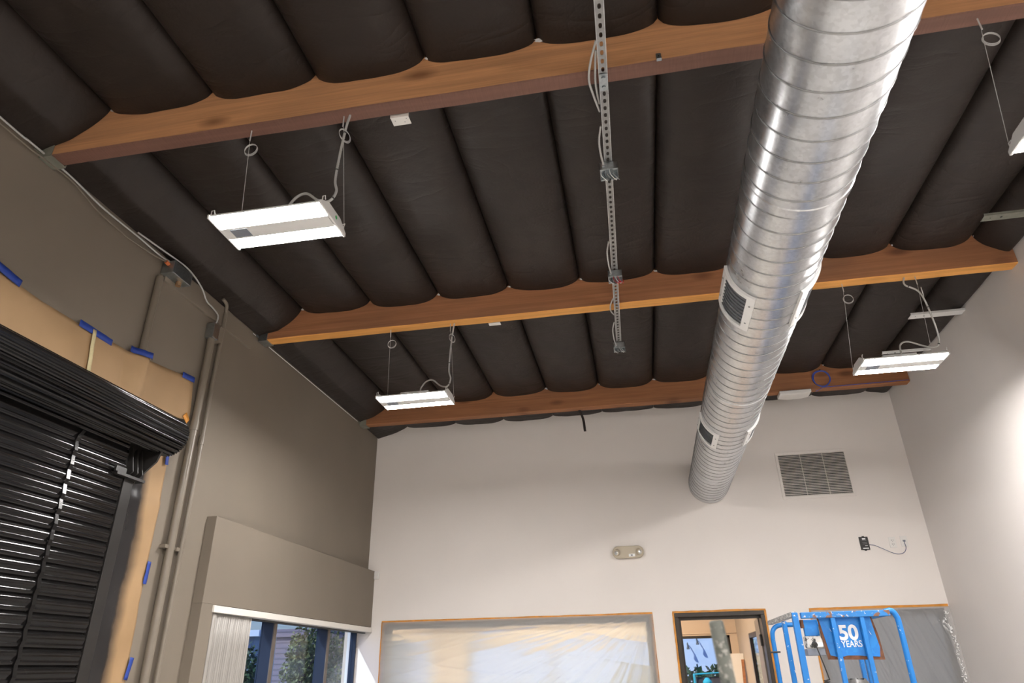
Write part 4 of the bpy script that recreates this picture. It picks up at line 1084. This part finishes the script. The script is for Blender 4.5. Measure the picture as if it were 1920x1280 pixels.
# pole end close to the camera
q = MB(); top = Vector((.1395, 1.5, 1.682)); bot = Vector((.262, 1.5, .0)); d = (bot-top)
pts = [top+d*t_ for t_ in (0, .002, .01, .25, .5, .75, 1)]
q.tube(pts, [.0105, .0138, .0143, .0143, .0143, .0143, .0143], 20)
tag(q.build('pole', M['pole'], smooth='auto'), 'blurred grey paint flecked pole end standing close to the camera', 'pole')

# ------------------------------------------------------------------ office contents and outdoors
t = thing('ceiling_light', 'warm ceiling light panel of the office behind the white wall', 'light', (-1.0, 9.8, OZ-.002))
q = MB(); q.box(-1.2, 1.2, -.3, .3, -.05, 0); q.build('frame', M['white_metal'], t)
q = MB(); q.box(-1.17, 1.17, -.27, .27, -.055, -.05); q.build('diffuser', M['lamp_panel'], t)
t = thing('leaning_board', 'tall white board leaning in the far corner of the office', 'board', (1.20, 11.0, 0))
q = MB(); q.obox((-.03, .05, .88), (.12, 0, 0), (0, .018, 0), (.06, .05, .88)); q.build('board', M['white_plastic'], t)
q = MB(); q.obox((.07, -.02, .84), (.018, 0, 0), (0, .015, 0), (.05, .04, .84)); q.build('wood_cleat', M['beam_b'], t)

b = MB(); b.box(-60, 60, -30, 70, -.25, -.12); struct(b.build('ground', M['asphalt']))
def tree(x, y, h, rad, label, m, seed, name='leafy_tree'):
    t = thing(name, label, 'tree', (x, y, -.12), 'trees outside the windows')
    r = random.Random(seed)
    q = MB(); q.tube([(0, 0, 0), (.05, .03, h*.4), (-.03, .05, h*.75)], [.14, .10, .04], 8)
    for k in range(5):
        a = r.uniform(0, 6.28); q.tube([(0, 0, h*(.3+.08*k)), (math.cos(a)*rad*.7, math.sin(a)*rad*.7, h*(.5+.08*k))], [.05, .02], 6)
    q.build('trunk', M['bark'], t)
    q = MB()
    for k in range(2600):
        a = r.uniform(0, 6.28); cz = r.uniform(-1, 1); rr = r.random()**.45
        lump = 1+.28*noise.noise((math.cos(a)*1.7+seed, math.sin(a)*1.7, cz*2))
        s = math.sqrt(max(0, 1-cz*cz))
        p_ = Vector((math.cos(a)*s*rad*rr*lump, math.sin(a)*s*rad*rr*lump, h*.62+cz*h*.40*rr*lump))
        d1_ = Vector((r.uniform(-1, 1), r.uniform(-1, 1), r.uniform(-1, 1))).normalized()*r.uniform(.06, .12)*(.35+.5*rad)
        d2_ = d1_.cross(Vector((r.uniform(-1, 1), r.uniform(-1, 1), r.uniform(-1, 1)))).normalized()*.05*(.35+.5*rad)
        q.add([p_-d1_, p_+d2_, p_+d1_, p_-d2_], [(0, 1, 2, 3)])
    q.build('foliage', m, t)
tree(-8.55, 14.8, 2.30, .50, 'dark green tree seen through the left window pane beside the blind', M['foliage'], 3)
tree(-7.90, 16.2, 2.75, .46, 'olive leafed tree seen through the middle pane of the left window', M['foliage_y'], 5)
tree(-8.72, 18.9, 3.05, .52, 'dark green tree at the right of the middle window pane', M['foliage'], 7)
tree(-8.25, 20.9, 3.6, .95, 'pale olive tree filling the right pane of the left window', M['foliage_y'], 11)
tree(2.35, 13.3, 3.2, .80, 'pale green shrub outside the office side light', M['foliage_p'], 13)
def building(name, label, x0, x1, y0, y1, h, wm, roof_m, eave=.35):
    t = thing(name, label, 'building', ((x0+x1)/2, (y0+y1)/2, -.12))
    a, c = (x1-x0)/2, (y1-y0)/2
    q = MB(); q.box(-a, a, -c, c, 0, h); q.build('walls', M[wm], t)
    q = MB(); q.box(-a-eave, a+eave, -c-eave, c+eave, h, h+.22); q.build('roof_edge', M[roof_m], t)
    return t
building('building', 'blue grey building with pale eave far outside the left window', -24, -14.75, 26, 33, 3.06, 'bldg_blue', 'bldg_white')
building('building', 'purple grey sided building outside the middle window pane', -10.75, -9.55, 20.2, 24.0, 2.72, 'siding', 'siding', .06)  # added block outdoors, standing in for a reflection in the glass
t = building('building', 'pale blue white building seen through the office window', -10, 14, 27, 36, 5.2, 'bldg_white', 'bldg_white', 0)
for x in (1.42, 1.76):
    zz = 2.56 if x > 1.7 else 2.42; q = MB(); q.tube(spline([(x-2, -4.5, zz), (x-2, -4.6, zz+.06), (x-2, -4.72, zz)], 5), .02, 8); q.tube([(x-2, -4.72, zz+.02), (x-2, -4.74, zz-.14)], [.015, .055], 12)
    q.build('wall_lamp', M['dark_wire'], t)
q = MB(); r = random.Random(21)
for k in range(2600):
    p_ = Vector((r.uniform(-1.0, 4.5), 24+r.uniform(-.5, .5), r.uniform(-.1, 1.52+.10*math.sin(k))))
    d1_ = Vector((r.uniform(-1, 1), r.uniform(-1, 1), r.uniform(-1, 1))).normalized()*.12
    d2_ = d1_.cross(Vector((.3, r.uniform(-1, 1), .5))).normalized()*.07
    q.add([p_-d1_, p_+d2_, p_+d1_, p_-d2_], [(0, 1, 2, 3)])
tag(q.build('hedge', M['foliage']), 'dark green hedge low in the office window', 'hedge')
t = thing('utility_frame', 'teal pipe frame outside the office window', 'pipe frame', (1.0, 15.5, -.12))
q = MB(); q.tube([(-.12, 0, 0), (-.12, 0, 1.58), (.75, 0, 1.62), (.75, 0, 0)], .03, 10); q.build('pipe_frame', M['teal'], t)
q = MB(); q.tube([(.12, 0, 1.1), (.12, 0, 1.45), (.12, 0, 1.52)], [.10, .09, .03], 14); q.tube([(.12, 0, 0), (.12, 0, 1.1)], .04, 10); q.build('valve_body', M['teal'], t)
q = MB(); q.box(-.1, .72, .03, .06, .1, 1.53); q.build('brown_board', M['brown_fence'], t)
